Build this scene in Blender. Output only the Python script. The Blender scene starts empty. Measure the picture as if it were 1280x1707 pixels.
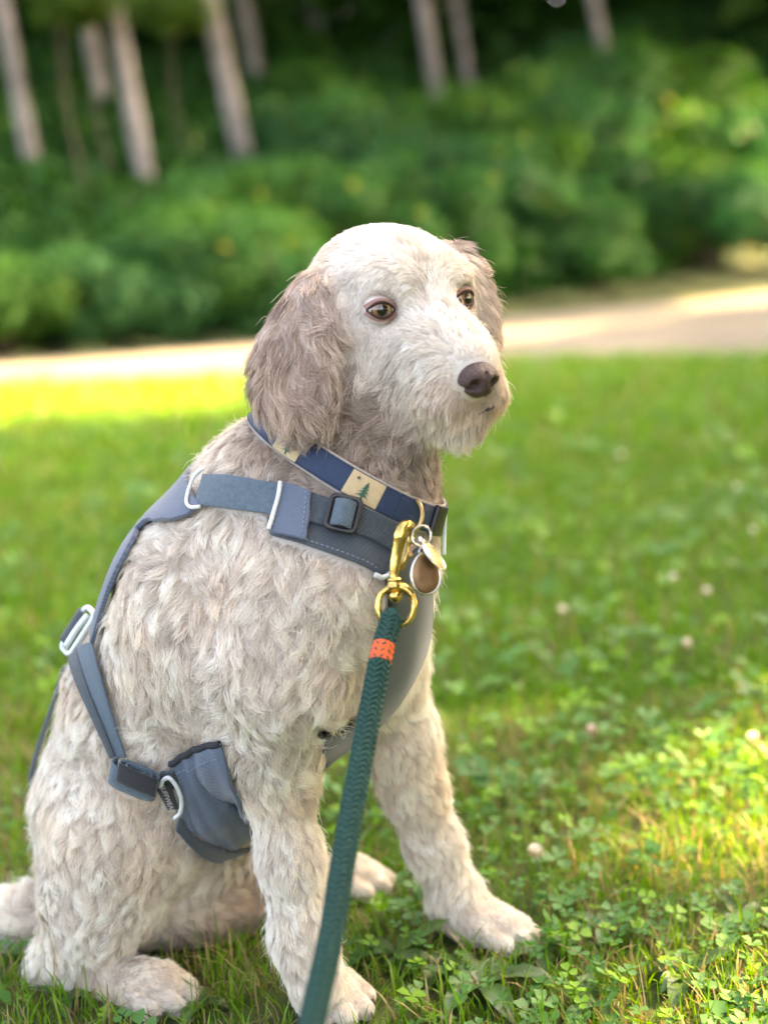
import bpy, bmesh, math, random
import numpy as np
from mathutils import Vector, Matrix
from mathutils.bvhtree import BVHTree
from mathutils.kdtree import KDTree

S = bpy.context.scene
COL = S.collection
rng = np.random.default_rng(7)
random.seed(7)

# ------------------------------------------------------------------ camera
FPX, CU, CV = 2465.0, 640.0, 853.5          # focal length and centre in photo pixels (1280 x 1707)
CAM = np.array((0.0, 0.0, 0.64))
PITCH, ROLL = math.radians(9.8), math.radians(3.5)
_r0 = np.array((1.0, 0, 0)); _u0 = np.array((0, math.sin(PITCH), math.cos(PITCH)))
C_F = np.array((0, math.cos(PITCH), -math.sin(PITCH)))
C_R = _r0 * math.cos(ROLL) - _u0 * math.sin(ROLL)
C_U = _u0 * math.cos(ROLL) + _r0 * math.sin(ROLL)
cam = bpy.data.cameras.new('camera')
cam_o = bpy.data.objects.new('camera', cam); COL.objects.link(cam_o)
m = Matrix.Identity(4)
for i in range(3):
    m[i][0], m[i][1], m[i][2], m[i][3] = C_R[i], C_U[i], -C_F[i], CAM[i]
cam_o.matrix_world = m
cam.sensor_fit = 'VERTICAL'; cam.sensor_height = 36.0; cam.lens = FPX / 1707 * 36.0
cam.clip_start = 0.05; cam.clip_end = 400
cam.dof.use_dof = True; cam.dof.focus_distance = 1.20; cam.dof.aperture_fstop = 2.8
S.camera = cam_o

# ------------------------------------------------------------------ sky, sun, exposure
SUN_EL, SUN_AZ = math.radians(28), math.radians(75)     # azimuth of the sun, clockwise from +Y (to the right of the view)
W = bpy.data.worlds.new('World'); S.world = W; W.use_nodes = True
nt = W.node_tree
bg = nt.nodes['Background']
sky = nt.nodes.new('ShaderNodeTexSky'); sky.sky_type = 'NISHITA'; sky.sun_disc = False
sky.sun_elevation = SUN_EL; sky.sun_rotation = SUN_AZ
sky.air_density = 0.25; sky.dust_density = 4.0; sky.ozone_density = 0.0
nt.links.new(sky.outputs[0], bg.inputs[0]); bg.inputs[1].default_value = 0.15
sl = bpy.data.lights.new('sun', 'SUN'); sl.energy = 3.8; sl.angle = math.radians(0.5); sl.color = (1.0, 0.74, 0.43)
sun_o = bpy.data.objects.new('sun', sl); COL.objects.link(sun_o)
sun_dir = Vector((math.sin(SUN_AZ) * math.cos(SUN_EL), math.cos(SUN_AZ) * math.cos(SUN_EL), math.sin(SUN_EL)))
sun_o.rotation_euler = sun_dir.to_track_quat('Z', 'Y').to_euler(); sun_o.location = (6, -2, 9)
S.view_settings.view_transform = 'Standard'; S.view_settings.look = 'None'
S.view_settings.use_white_balance = True; S.view_settings.white_balance_temperature = 8600; S.view_settings.white_balance_tint = 10
S.view_settings.exposure = 4.42; S.view_settings.gamma = 1.0; S.view_settings.use_curve_mapping = False
S.render.engine = 'CYCLES'
S.cycles.use_denoising = True
S.cycles.max_bounces = 8; S.cycles.diffuse_bounces = 6; S.cycles.glossy_bounces = 3
S.cycles.transmission_bounces = 4; S.cycles.transparent_max_bounces = 8

# ------------------------------------------------------------------ helpers
def cv(x, y, z):
    """vector given as right, up, away in the view's directions -> world"""
    return C_R * x + C_U * y + C_F * z
def P(u, v, d):
    """photo pixel at depth d (metres along the view axis) -> world point"""
    return CAM + C_R * ((u - CU) / FPX * d) + C_U * ((CV - v) / FPX * d) + C_F * d
def ray(u, v):
    r = P(u, v, 1.0) - CAM
    return r / np.linalg.norm(r)
def ground(u, v, z=0.0):
    r = ray(u, v); t = (z - CAM[2]) / r[2]
    return CAM + r * t
def pix(p):
    q = np.asarray(p) - CAM
    z = q @ C_F
    return (CU + FPX * (q @ C_R) / z, CV - FPX * (q @ C_U) / z, z)
def nrm(v):
    v = np.asarray(v, float); return v / (np.linalg.norm(v) + 1e-12)

def link(o, parent=None):
    COL.objects.link(o)
    if parent is not None: o.parent = parent
    return o
def mesh_np(name, verts, faces, mat=None, parent=None, smooth=True, mats=None, mat_idx=None):
    """faces: (n,3) or (n,4) int array, or list of such arrays / lists"""
    me = bpy.data.meshes.new(name)
    verts = np.ascontiguousarray(verts, np.float32).reshape(-1, 3)
    if isinstance(faces, np.ndarray):
        n, k = faces.shape
        me.vertices.add(len(verts)); me.vertices.foreach_set('co', verts.ravel())
        me.loops.add(n * k); me.loops.foreach_set('vertex_index', np.ascontiguousarray(faces, np.int32).ravel())
        me.polygons.add(n); me.polygons.foreach_set('loop_start', np.arange(0, n * k, k, dtype=np.int32))
        me.update(calc_edges=True)
    else:
        me.from_pydata([tuple(map(float, v)) for v in verts], [], [tuple(map(int, f)) for f in faces]); me.update()
    me.polygons.foreach_set('use_smooth', np.full(len(me.polygons), smooth))
    for mm in (mats or ([mat] if mat else [])): me.materials.append(mm)
    if mat_idx is not None: me.polygons.foreach_set('material_index', np.asarray(mat_idx, np.int32))
    me.update()
    o = bpy.data.objects.new(name, me)
    return link(o, parent)
def empty(name, loc=(0, 0, 0)):
    o = bpy.data.objects.new(name, None); o.location = tuple(map(float, loc)); o.empty_display_size = 0.05
    return link(o)
def tag(o, label=None, cat=None, group=None, kind=None):
    if label: o['label'] = label
    if cat: o['category'] = cat
    if group: o['group'] = group
    if kind: o['kind'] = kind
    return o
def adopt(parent, *kids):
    """parent kids whose geometry is in world coordinates to an unrotated empty"""
    for k in kids:
        k.parent = parent
        k.matrix_parent_inverse = Matrix.Translation(-Vector(parent.location))
    return parent

# ---- materials
def mat_new(name):
    mt = bpy.data.materials.new(name); mt.use_nodes = True
    return mt, mt.node_tree, mt.node_tree.nodes['Principled BSDF']
def N(t, kind, **kw):
    n = t.nodes.new(kind)
    for k, v in kw.items(): setattr(n, k, v)
    return n
def ramp(t, fac, stops):
    r = N(t, 'ShaderNodeValToRGB'); e = r.color_ramp.elements
    while len(e) < len(stops): e.new(0.5)
    for el, (p_, c_) in zip(e, stops): el.position = p_; el.color = (*c_, 1)
    t.links.new(fac, r.inputs[0]); return r.outputs[0]
def simple(name, col, rough=0.6, metal=0.0, spec=0.5, vary=0.0, scale=40.0, bump=0.0, bscale=None):
    mt, t, b = mat_new(name)
    b.inputs['Roughness'].default_value = rough; b.inputs['Metallic'].default_value = metal
    b.inputs['Specular IOR Level'].default_value = spec
    b.inputs['Base Color'].default_value = (*col, 1)
    if vary or bump:
        tc = N(t, 'ShaderNodeTexCoord'); no = N(t, 'ShaderNodeTexNoise'); no.inputs['Scale'].default_value = scale
        no.inputs['Detail'].default_value = 6
        t.links.new(tc.outputs['Object'], no.inputs['Vector'])
        if vary:
            c0 = tuple(max(0, c * (1 - vary)) for c in col); c1 = tuple(min(1, c * (1 + vary)) for c in col)
            t.links.new(ramp(t, no.outputs[0], [(0.3, c0), (0.7, c1)]), b.inputs['Base Color'])
        if bump:
            n2 = N(t, 'ShaderNodeTexNoise'); n2.inputs['Scale'].default_value = bscale or scale * 4; n2.inputs['Detail'].default_value = 4
            t.links.new(tc.outputs['Object'], n2.inputs['Vector'])
            bp = N(t, 'ShaderNodeBump'); bp.inputs['Strength'].default_value = bump; bp.inputs['Distance'].default_value = 0.002
            t.links.new(n2.outputs[0], bp.inputs['Height']); t.links.new(bp.outputs[0], b.inputs['Normal'])
    return mt

#== SECTION dogbody
# ------------------------------------------------------------------ the dog's body: one surface grown from blended rounded masses
PR = []                                     # primitives: dict(kind, ..., k, hair info)
def cone(a, b, ra, rb, k=0.03, **h): PR.append(dict(t='c', a=np.array(a), b=np.array(b), ra=ra, rb=rb, k=k, h=h))
def ell(c, ax, r, k=0.03, **h): PR.append(dict(t='e', c=np.array(c), ax=np.array([nrm(x) for x in ax]), r=np.array(r, float), k=k, h=h))
def ball(c, r, k=0.03, **h): cone(c, c, r, r, k, **h)

def prim_dist(p, X):
    if p['t'] == 'c':
        ab = p['b'] - p['a']; L2 = ab @ ab
        if L2 < 1e-10: return np.linalg.norm(X - p['a'], axis=-1) - p['ra']
        t = np.clip(((X - p['a']) @ ab) / L2, 0, 1)
        return np.linalg.norm(X - (p['a'] + t[..., None] * ab), axis=-1) - (p['ra'] + t * (p['rb'] - p['ra']))
    q = (X - p['c']) @ p['ax'].T
    k0 = np.linalg.norm(q / p['r'], axis=-1); k1 = np.linalg.norm(q / p['r'] ** 2, axis=-1)
    return k0 * (k0 - 1.0) / np.maximum(k1, 1e-9)
def prim_box(p):
    if p['t'] == 'c':
        lo = np.minimum(p['a'] - p['ra'], p['b'] - p['rb']); hi = np.maximum(p['a'] + p['ra'], p['b'] + p['rb'])
    else:
        r = np.sqrt(((p['ax'] * p['r'][:, None]) ** 2).sum(0)); lo, hi = p['c'] - r, p['c'] + r
    return lo, hi

# hair description: L length, D comb direction (right, up, away), C colour index, W waviness, U lift
BODY = dict(L=.0185, D=(-.25, -.9, .2), C=0, W=1.0, U=.24)
# torso
cone(P(500, 905, 1.272), P(432, 1030, 1.305), .100, .120, **BODY)
cone(P(432, 1030, 1.305), P(318, 1190, 1.38), .120, .112, **BODY)
cone(P(318, 1190, 1.38), P(248, 1365, 1.445), .108, .094, **BODY)
cone(P(248, 1365, 1.445), P(215, 1440, 1.46), .094, .086, **BODY)
# withers / scruff
ball(P(462, 830, 1.29), .056, .04, L=.022, D=(-.6, -.5, .3), C=0, W=1.1, U=.34)
# shoulder, chest
cone(P(510, 985, 1.192), P(474, 1105, 1.198), .060, .057, .024, L=.021, D=(-.1, -1, 0), C=0, W=1.0, U=.22)
cone(P(592, 930, 1.215), P(580, 1080, 1.255), .060, .056, .05, L=.020, D=(-.2, -1, 0), C=0, W=1.0, U=.22)
# near foreleg
LEG = dict(L=.0125, D=(.25, -.9, -.1), C=1, W=.55, U=.34)
cone(P(470, 1105, 1.205), P(450, 1225, 1.238), .055, .040, .022, L=.021, D=(.1, -1, 0), C=0, W=.9, U=.28)
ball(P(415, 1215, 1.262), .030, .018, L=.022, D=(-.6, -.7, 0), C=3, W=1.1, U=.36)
cone(P(448, 1225, 1.245), P(463, 1300, 1.25), .041, .0265, .03, **LEG)
cone(P(463, 1300, 1.25), P(484, 1430, 1.25), .0265, .0225, .02, **LEG)
cone(P(484, 1430, 1.25), P(505, 1560, 1.25), .0225, .0215, .02, **LEG)
cone(P(505, 1560, 1.25), P(528, 1635, 1.247), .0215, .022, .02, **LEG)
PAW = dict(L=.0045, D=(.6, -.5, -.4), C=1, W=.2, U=.2)
def paw(c, f, up, s=1.0, **h):
    """a paw at c (its middle, on the ground) pointing along f: pad mass and four arched toes"""
    f = nrm(f); f = nrm(f - up * (f @ up)); l = np.cross(up, f)
    ell(c + up * .020 * s, (f, l, up), (.034 * s, .026 * s, .021 * s), .015, **h)
    for q, (lf, fo) in enumerate(((-.0245, .014), (-.0087, .029), (.0087, .029), (.0245, .014))):
        a = c + l * lf * s + f * (fo - .012) * s + up * .021 * s
        b = c + l * lf * 1.12 * s + f * (fo + .012) * s + up * .0105 * s
        cone(a, b, .0100 * s, .0090 * s, .0015, **h)
        TOES.append((b + f * .008 * s, f, up, s))
TOES = []
UP = np.array((0, 0, 1.0))
g = ground(540, 1684); paw(g, cv(.75, 0, -.75) * (1, 1, 0), UP, .98, **PAW)
# far foreleg
cone(P(622, 1090, 1.335), P(662, 1230, 1.365), .046, .030, .04, **LEG)
cone(P(662, 1230, 1.365), P(688, 1310, 1.38), .030, .0250, .03, **LEG)
cone(P(688, 1310, 1.38), P(724, 1410, 1.395), .0250, .022, .02, **LEG)
cone(P(724, 1410, 1.395), P(760, 1500, 1.405), .022, .0215, .02, **LEG)
cone(P(760, 1500, 1.405), P(795, 1545, 1.40), .0215, .020, .02, **LEG)
g = ground(818, 1570); paw(g, cv(.95, 0, -.40) * (1, 1, 0), UP, .92, **PAW)
# near hind leg
HIND = dict(L=.0165, D=(.1, -1, 0), C=1, W=.9, U=.28)
cone(P(180, 1340, 1.39), P(200, 1405, 1.335), .062, .052, .04, **HIND)
cone(P(195, 1405, 1.335), P(165, 1500, 1.345), .053, .043, .03, **HIND)
cone(P(165, 1500, 1.345), P(135, 1580, 1.365), .043, .033, .03, **HIND)
cone(P(135, 1580, 1.365), P(105, 1612, 1.372), .032, .025, .02, **HIND)
cone(P(105, 1612, 1.372), P(215, 1645, 1.335), .024, .021, .02, L=.015, D=(.9, -.3, -.3), C=1, W=.6, U=.42)
g = ground(248, 1672); paw(g, cv(.85, 0, -.5) * (1, 1, 0), UP, .92, L=.0075, D=(.8, -.2, -.5), C=1, W=.4, U=.26)
# far hind leg: thigh seen from inside, foot out to the far side
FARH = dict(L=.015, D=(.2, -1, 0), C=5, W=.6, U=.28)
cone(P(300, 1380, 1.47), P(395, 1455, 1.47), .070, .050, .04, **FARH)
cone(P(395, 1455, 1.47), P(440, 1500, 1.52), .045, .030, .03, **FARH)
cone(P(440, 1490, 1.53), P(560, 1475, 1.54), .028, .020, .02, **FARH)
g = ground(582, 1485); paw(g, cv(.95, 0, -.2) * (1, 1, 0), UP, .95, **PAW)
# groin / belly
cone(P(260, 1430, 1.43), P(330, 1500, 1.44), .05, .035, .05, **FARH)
# tail on the grass
g = ground(60, 1530, .022); g2 = ground(-60, 1520, .02); g3 = ground(-150, 1540, .02)
TAIL = dict(L=.028, D=(-1, -.1, .1), C=1, W=.8, U=.4)
cone(P(140, 1470, 1.50), g, .03, .022, .02, **TAIL); cone(g, g2, .022, .019, .02, **TAIL); cone(g2, g3, .019, .012, .02, **TAIL)
# neck
NECK = dict(L=.017, D=(.1, -1, 0), C=2, W=1.35, U=.42)
cone(P(540, 835, 1.25), P(605, 690, 1.22), .076, .056, .04, **NECK)
cone(P(616, 812, 1.205), P(634, 715, 1.20), .046, .039, .03, **NECK)
# head, in its own frame: F forward, L towards the far eye, U up
HO = P(643, 490, 1.215)
HF = nrm(cv(.51, -.24, -.825))
HL = nrm(cv(.82, .20, .53)); HL = nrm(HL - HF * (HL @ HF))
HU = np.cross(HL, HF); HU = HU if HU @ C_U > 0 else -HU
def H(f, l, u): return HO + HF * f + HL * l + HU * u
def hd(f, l, u):
    w = HF * f + HL * l + HU * u
    return (w @ C_R, w @ C_U, w @ C_F)
HAX = (HF, HL, HU)
SK = dict(L=.0085, D=hd(-.9, 0, .1), C=6, W=.06, U=.09)
ell(H(-.008, 0, .001), HAX, (.070, .059, .054), .02, **SK)
ell(H(.022, 0, .006), HAX, (.045, .050, .043), .02, **SK)
for s in (-1, 1):
    BR = dict(L=.011, D=hd(.3, s * .55, -.5), C=6, W=.1, U=.22)
    ell(H(.046, s * .024, .014), HAX, (.022, .026, .018), .015, **BR)                        # brow
    ell(H(.012, s * .034, -.034), HAX, (.048, .030, .040), .03, L=.011, D=hd(-.3, s * .2, -.9), C=6, W=.15, U=.16)   # cheek
    ell(H(.074, s * .020, -.042), HAX, (.040, .020, .026), .02, L=.012, D=hd(-.25, s * .5, -.8), C=6, W=.15, U=.22)  # muzzle side
    ell(H(.105, s * .017, -.064), HAX, (.027, .019, .021), .012, L=.014, D=hd(-.3, s * .35, -.9), C=7, W=.25, U=.32)   # lip
cone(H(.045, 0, -.012), H(.120, 0, -.039), .030, .0195, .02, L=.011, D=hd(-.5, 0, .55), C=6, W=.2, U=.30)         # bridge
cone(H(.03, 0, -.070), H(.102, 0, -.088), .034, .0195, .02, L=.015, D=hd(-.2, 0, -1), C=6, W=.3, U=.34)              # jaw and beard
ball(H(.120, 0, -.049), .015, .012, L=.006, D=hd(.2, 0, -1), C=7, W=.1, U=.3)
EYE = [H(.0555, s * .0365 - .003, -.0010) for s in (-1, 1)]
# ears
EAR = dict(L=.024, D=(-.12, -1, 0), C=8, W=.95, U=.13)
en = nrm(cv(-.52, .12, -.85)); ev = nrm(cv(-.22, -.97, 0)); ev = nrm(ev - en * (ev @ en)); eh = np.cross(en, ev)
ell(P(524, 512, 1.184), (ev, eh, en), (.030, .024, .013), .02, **EAR)
ell(P(496, 575, 1.170), (ev, eh, en), (.044, .031, .013), .02, **EAR)
ell(P(484, 625, 1.161), (ev, eh, en), (.040, .033, .013), .02, **EAR)
ev2 = nrm(cv(.25, -.97, 0)); ev2 = nrm(ev2 - en * (ev2 @ en)); eh2 = np.cross(en, ev2)
ell(P(508, 672, 1.156), (ev2, eh2, en), (.028, .026, .012), .015, **EAR)
fn = nrm(cv(.88, .1, .25)); fv = nrm(cv(.12, -1, 0)); fv = nrm(fv - fn * (fv @ fn)); fh = np.cross(fn, fv)
EAR2 = dict(L=.018, D=(.1, -1, 0), C=8, W=.8, U=.24)
ell(P(762, 474, 1.235), (fv, fh, fn), (.036, .026, .013), .02, **EAR2)
ell(P(786, 530, 1.240), (fv, fh, fn), (.046, .032, .012), .02, **EAR2)
ell(P(786, 578, 1.240), (fv, fh, fn), (.034, .030, .012), .02, **EAR2)

# carved away: eye sockets, mouth slit
CUT = [dict(t='c', a=e + HF * .006, b=e + HF * .02, ra=.0118, rb=.0125, k=.006) for e in EYE]

def grow(step=0.004):
    los, his = zip(*[prim_box(p) for p in PR])
    lo = np.min(los, 0) - .02; hi = np.max(his, 0) + .02
    n = np.ceil((hi - lo) / step).astype(int) + 1
    f = np.full(n, 0.06, np.float32)
    ax = [lo[i] + step * np.arange(n[i]) for i in range(3)]
    def region(p, m):
        a, b = prim_box(p)
        i0 = np.maximum(((a - m - lo) / step).astype(int), 0); i1 = np.minimum(((b + m - lo) / step).astype(int) + 2, n)
        sl = tuple(slice(i0[i], i1[i]) for i in range(3))
        X = np.stack(np.meshgrid(*[ax[i][sl[i]] for i in range(3)], indexing='ij'), -1)
        return sl, X
    for p in PR:
        sl, X = region(p, .055)
        d = prim_dist(p, X); k = p['k']; a = f[sl]
        h = np.maximum(k - np.abs(a - d), 0) / k
        f[sl] = np.minimum(a, d) - h * h * k * .25
    for p in CUT:
        sl, X = region(p, .03)
        d = -prim_dist(p, X); k = p['k']; a = f[sl]
        h = np.maximum(k - np.abs(a - d), 0) / k
        f[sl] = np.maximum(a, d) + h * h * k * .25
    f[:, :, ax[2] < 0.001] = np.maximum(f[:, :, ax[2] < 0.001], .01)      # sits on the ground, not in it
    # naive surface nets
    ins = f < 0
    c = np.zeros(tuple(n - 1), np.int8)
    for dx in (0, 1):
        for dy in (0, 1):
            for dz in (0, 1):
                c += ins[dx:n[0] - 1 + dx, dy:n[1] - 1 + dy, dz:n[2] - 1 + dz]
    act = (c > 0) & (c < 8)
    idx = np.full(act.shape, -1, np.int64); cells = np.argwhere(act); idx[act] = np.arange(len(cells))
    acc = np.zeros((len(cells), 3)); cnt = np.zeros(len(cells))
    corners = [(0, 0, 0), (1, 0, 0), (0, 1, 0), (1, 1, 0), (0, 0, 1), (1, 0, 1), (0, 1, 1), (1, 1, 1)]
    for i in range(8):
        for j in range(i + 1, 8):
            a, b = np.array(corners[i]), np.array(corners[j])
            if np.abs(a - b).sum() != 1: continue
            fa = f[tuple((cells + a).T)]; fb = f[tuple((cells + b).T)]
            s = (fa < 0) != (fb < 0)
            t = np.where(s, fa / np.where(fa == fb, 1, fa - fb), 0)
            acc += np.where(s[:, None], a + t[:, None] * (b - a), 0); cnt += s
    V = lo + step * (cells + acc / cnt[:, None])
    quads = []
    for axis in range(3):
        u_, v_ = [(1, 2), (2, 0), (0, 1)][axis]
        A = [slice(0, n[i]) for i in range(3)]; B = list(A)
        A[axis] = slice(0, n[axis] - 1); B[axis] = slice(1, n[axis])
        e = np.argwhere(ins[tuple(A)] != ins[tuple(B)])
        e = e[(e[:, u_] > 0) & (e[:, v_] > 0) & (e[:, u_] < n[u_] - 1) & (e[:, v_] < n[v_] - 1)]
        du = np.zeros(3, int); du[u_] = 1; dv = np.zeros(3, int); dv[v_] = 1
        q = np.stack([idx[tuple((e - du - dv).T)], idx[tuple((e - dv).T)], idx[tuple(e.T)], idx[tuple((e - du).T)]], 1)
        flip = ~ins[tuple(e.T)]
        q[flip] = q[flip][:, ::-1]
        quads.append(q)
    Q = np.concatenate(quads)
    # drop stray islands: keep the largest component
    lab = np.arange(len(V))
    for _ in range(400):
        mn = lab[Q].min(1); new = lab.copy()
        for j in range(4): np.minimum.at(new, Q[:, j], mn)
        new = new[new]
        if (new == lab).all(): break
        lab = new
    u_, c_ = np.unique(lab, return_counts=True)
    keep = lab == u_[c_.argmax()]
    remap = np.cumsum(keep) - 1
    Q = remap[Q[keep[Q[:, 0]]]]; V = V[keep]
    # relax
    E = np.concatenate([Q[:, [0, 1]], Q[:, [1, 2]], Q[:, [2, 3]], Q[:, [3, 0]]])
    deg = np.bincount(E.ravel(), minlength=len(V)).astype(float)
    for lam in (.5, -.5, .5, -.5, .4):
        s = np.stack([np.bincount(E[:, 0], V[E[:, 1], i], len(V)) + np.bincount(E[:, 1], V[E[:, 0], i], len(V)) for i in range(3)], 1)
        V = V + lam * (s / deg[:, None] - V)
    return V, Q
BV, BQ = grow()
BT = np.concatenate([BQ[:, [0, 1, 2]], BQ[:, [0, 2, 3]]])
BODY_BVH = BVHTree.FromPolygons([tuple(v) for v in BV], [tuple(map(int, q)) for q in BQ])
def hit(u, v, off=0.0):
    """where the view ray through a photo pixel meets the body: point (lifted by off) and normal"""
    r = ray(u, v); lo, no, i, d = BODY_BVH.ray_cast(Vector(CAM), Vector(r))
    if lo is None:
        return None
    no = np.array(no); no = no if no @ r < 0 else -no
    return np.array(lo) + no * off, no
def near_body(p, off=0.0):
    lo, no, i, d = BODY_BVH.find_nearest(Vector(p))
    return np.array(lo) + np.array(no) * off, np.array(no)

skin_m = simple('dog_skin', (.62, .52, .42), .8, spec=.2)
_at = N(skin_m.node_tree, 'ShaderNodeAttribute', attribute_name='tint'); skin_m.node_tree.links.new(_at.outputs['Color'], skin_m.node_tree.nodes['Principled BSDF'].inputs['Base Color'])
dog = tag(empty('dog', (*(ground(420, 1600)[:2]), 0)), 'cream wavy-coated dog with brown ears sitting on the lawn in a grey-blue harness', 'dog')
body_o = mesh_np('body', BV, BQ, skin_m)
adopt(dog, body_o)
# eyes, nose, claws
def eye_mat():
    mt, t, b = mat_new('dog_eye')
    tc = N(t, 'ShaderNodeTexCoord'); sep = N(t, 'ShaderNodeSeparateXYZ'); t.links.new(tc.outputs['Object'], sep.inputs[0])
    col = ramp(t, sep.outputs['Z'], [(0.0, (.62, .55, .50)), (.70, (.60, .52, .47)), (.735, (.03, .018, .012)), (.77, (.08, .038, .014)), (.86, (.25, .13, .050)), (.925, (.17, .085, .035)), (.945, (.004, .003, .003)), (1.0, (.004, .004, .004))])
    t.links.new(col, b.inputs['Base Color']); b.inputs['Roughness'].default_value = .12
    b.inputs['Coat Weight'].default_value = 1.0; b.inputs['Coat Roughness'].default_value = .02
    return mt
EYE_M = eye_mat()
lidskin_m = simple('eyelid_outer_skin', (.30, .17, .135), .8, spec=.2)
lid_m = simple('eyelid_skin', (.045, .022, .018), .7, spec=.25)
def frame_mat(c, z, x=None):
    z = nrm(z); x = nrm(np.cross((.3, .9, .1), z)) if x is None else nrm(x - z * (x @ z)); y = np.cross(z, x)
    mm = Matrix.Identity(4)
    for i in range(3): mm[i][0], mm[i][1], mm[i][2], mm[i][3] = x[i], y[i], z[i], c[i]
    return mm
def bm_obj(name, bm, mat, parent=None, smooth=True):
    me = bpy.data.meshes.new(name); bm.to_mesh(me); bm.free()
    me.polygons.foreach_set('use_smooth', np.full(len(me.polygons), smooth)); me.materials.append(mat)
    return link(bpy.data.objects.new(name, me), parent)
def tube_np(path, rad, sides=8, closed=False, up=None, caps=True):
    """verts, quads of a tube along path (n,3); rad scalar or (n,)"""
    p = np.asarray(path, float); n = len(p); r = np.broadcast_to(np.asarray(rad, float), (n,))
    t = np.gradient(p, axis=0) if not closed else np.roll(p, -1, 0) - np.roll(p, 1, 0)
    t /= np.linalg.norm(t, axis=1, keepdims=True) + 1e-12
    x = np.zeros_like(p); x0 = np.cross(t[0], up if up is not None else (.31, .52, .79)); x0 /= np.linalg.norm(x0)
    for i in range(n):
        x0 = x0 - t[i] * (x0 @ t[i]); x0 /= np.linalg.norm(x0); x[i] = x0
    y = np.cross(t, x)
    a = np.linspace(0, 2 * math.pi, sides, endpoint=False)
    V = p[:, None] + r[:, None, None] * (np.cos(a)[None, :, None] * x[:, None] + np.sin(a)[None, :, None] * y[:, None])
    I = np.arange(n * sides).reshape(n, sides)
    A = I if closed else I[:-1]; B = np.roll(I, -1, 0) if closed else I[1:]
    q = np.stack([A, np.roll(A, -1, 1), np.roll(B, -1, 1), B], -1).reshape(-1, 4)
    V = V.reshape(-1, 3)
    if caps and not closed:
        V = np.concatenate([V, p[:1], p[-1:]]); k = n * sides
        c0 = np.stack([np.full(sides, k), np.roll(I[0], -1), I[0], np.full(sides, k)], -1)
        c1 = np.stack([np.full(sides, k + 1), I[-1], np.roll(I[-1], -1), np.full(sides, k + 1)], -1)
        tri = [tuple(f[:3]) for f in c0] + [tuple(f[:3]) for f in c1]
        return V, [tuple(f) for f in q] + tri
    return V, [tuple(f) for f in q]
def spline(pts, n, closed=False):
    p = np.asarray(pts, float); m_ = len(p)
    if closed: p = np.concatenate([p[-1:], p, p[:2]])
    else: p = np.concatenate([2 * p[:1] - p[1:2], p, 2 * p[-1:] - p[-2:-1]])
    segs = m_ if closed else m_ - 1
    tt = np.linspace(0, segs, n, endpoint=not closed); i = np.minimum(tt.astype(int), segs - 1); f = (tt - i)[:, None]
    a, b, c, d = p[i], p[i + 1], p[i + 2], p[i + 3]
    return .5 * (2 * b + (c - a) * f + (2 * a - 5 * b + 4 * c - d) * f ** 2 + (3 * b - a - 3 * c + d) * f ** 3)
ER = .0125
for i, e in enumerate(EYE):
    s = (-1, 1)[i]
    look = nrm(HF * .9 + HL * s * .33 + HU * .05 + cv(.12, .0, -.25))
    bm = bmesh.new(); bmesh.ops.create_uvsphere(bm, u_segments=32, v_segments=24, radius=1.0)
    eo = bm_obj('eye', bm, EYE_M); eo.matrix_world = frame_mat(e, look) @ Matrix.Scale(ER, 4)
    eo.data.transform(Matrix.Identity(4))
    # eyelids: upper and lower rims swept over the ball
    yv = nrm(HU - look * (HU @ look)); xv = np.cross(yv, look)
    for nm, sg, h0 in (('upper_eyelid', 1, .0062), ('lower_eyelid', -1, .0058)):
        pts = []
        for q in np.linspace(-1, 1, 17):
            x = q * .0114; y = sg * h0 * (1 - abs(q) ** 2.2) - .0006 * q
            z = math.sqrt(max((ER + .0006) ** 2 - x * x - y * y, 1e-6))
            pts.append(e + xv * x + yv * y + look * z)
        v, f = tube_np(pts, np.interp(np.linspace(-1, 1, 17), [-1, 0, 1], [.0007, .0015, .0007]), 8)
        # skirt back over the ball so the lid has a body
        sk = []
        for j, rr in enumerate((.0, .35, .7, 1.0)):
            for q in np.linspace(-1, 1, 17):
                x = q * (.0114 + .002 * rr); y = sg * (h0 * (1 - abs(q) ** 2.2) + rr * .0032) - .0006 * q
                z = math.sqrt(max((ER + .0010 + .0006 * rr) ** 2 - x * x - y * y, 1e-7))
                sk.append(e + xv * x + yv * y + look * z)
        k = len(v); v = np.concatenate([v, np.array(sk)])
        for j in range(3):
            for q in range(16):
                a = k + j * 17 + q; f.append((a, a + 1, a + 18, a + 17))
        adopt(dog, mesh_np(nm, v, f, mats=[lid_m, lidskin_m], mat_idx=[0] * (len(f) - 48) + [1] * 48))
    adopt(dog, eo)
nose_m = simple('nose_leather', (.055, .026, .020), .36, spec=.55, vary=.3, scale=60, bump=1.0, bscale=700)
def build_nose():
    bm = bmesh.new(); bmesh.ops.create_icosphere(bm, subdivisions=5, radius=1.0)
    for v in bm.verts:
        x, y, z = v.co                      # x forward, y side, z up
        w = 1.0 - .22 * max(0, -z) - .10 * max(0, z)
        yy = y * .0172 * w; xx = x * .0135; zz = z * .0145
        if z > .2: xx -= .002 * (z - .2)
        # groove down the middle and the two nostrils
        if x > 0: xx -= .0016 * math.exp(-(y / .10) ** 2) * (1 if z < .5 else .3)
        for sd in (-1, 1):
            d2 = ((y * sd - .50) / .20) ** 2 + ((z + .16) / .26) ** 2
            if x > 0: xx -= .0085 * math.exp(-d2)
            d3 = ((y * sd - .86) / .2) ** 2 + ((z + .38) / .12) ** 2
            yy -= sd * .003 * math.exp(-d3)
        v.co = (xx, yy, zz)
    o = bm_obj('nose', bm, nose_m)
    o.matrix_world = frame_mat(H(.136, -.002, -.048), HU, HF + HU * -.10)
    return o
nose_o = build_nose()
adopt(dog, nose_o)
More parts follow.
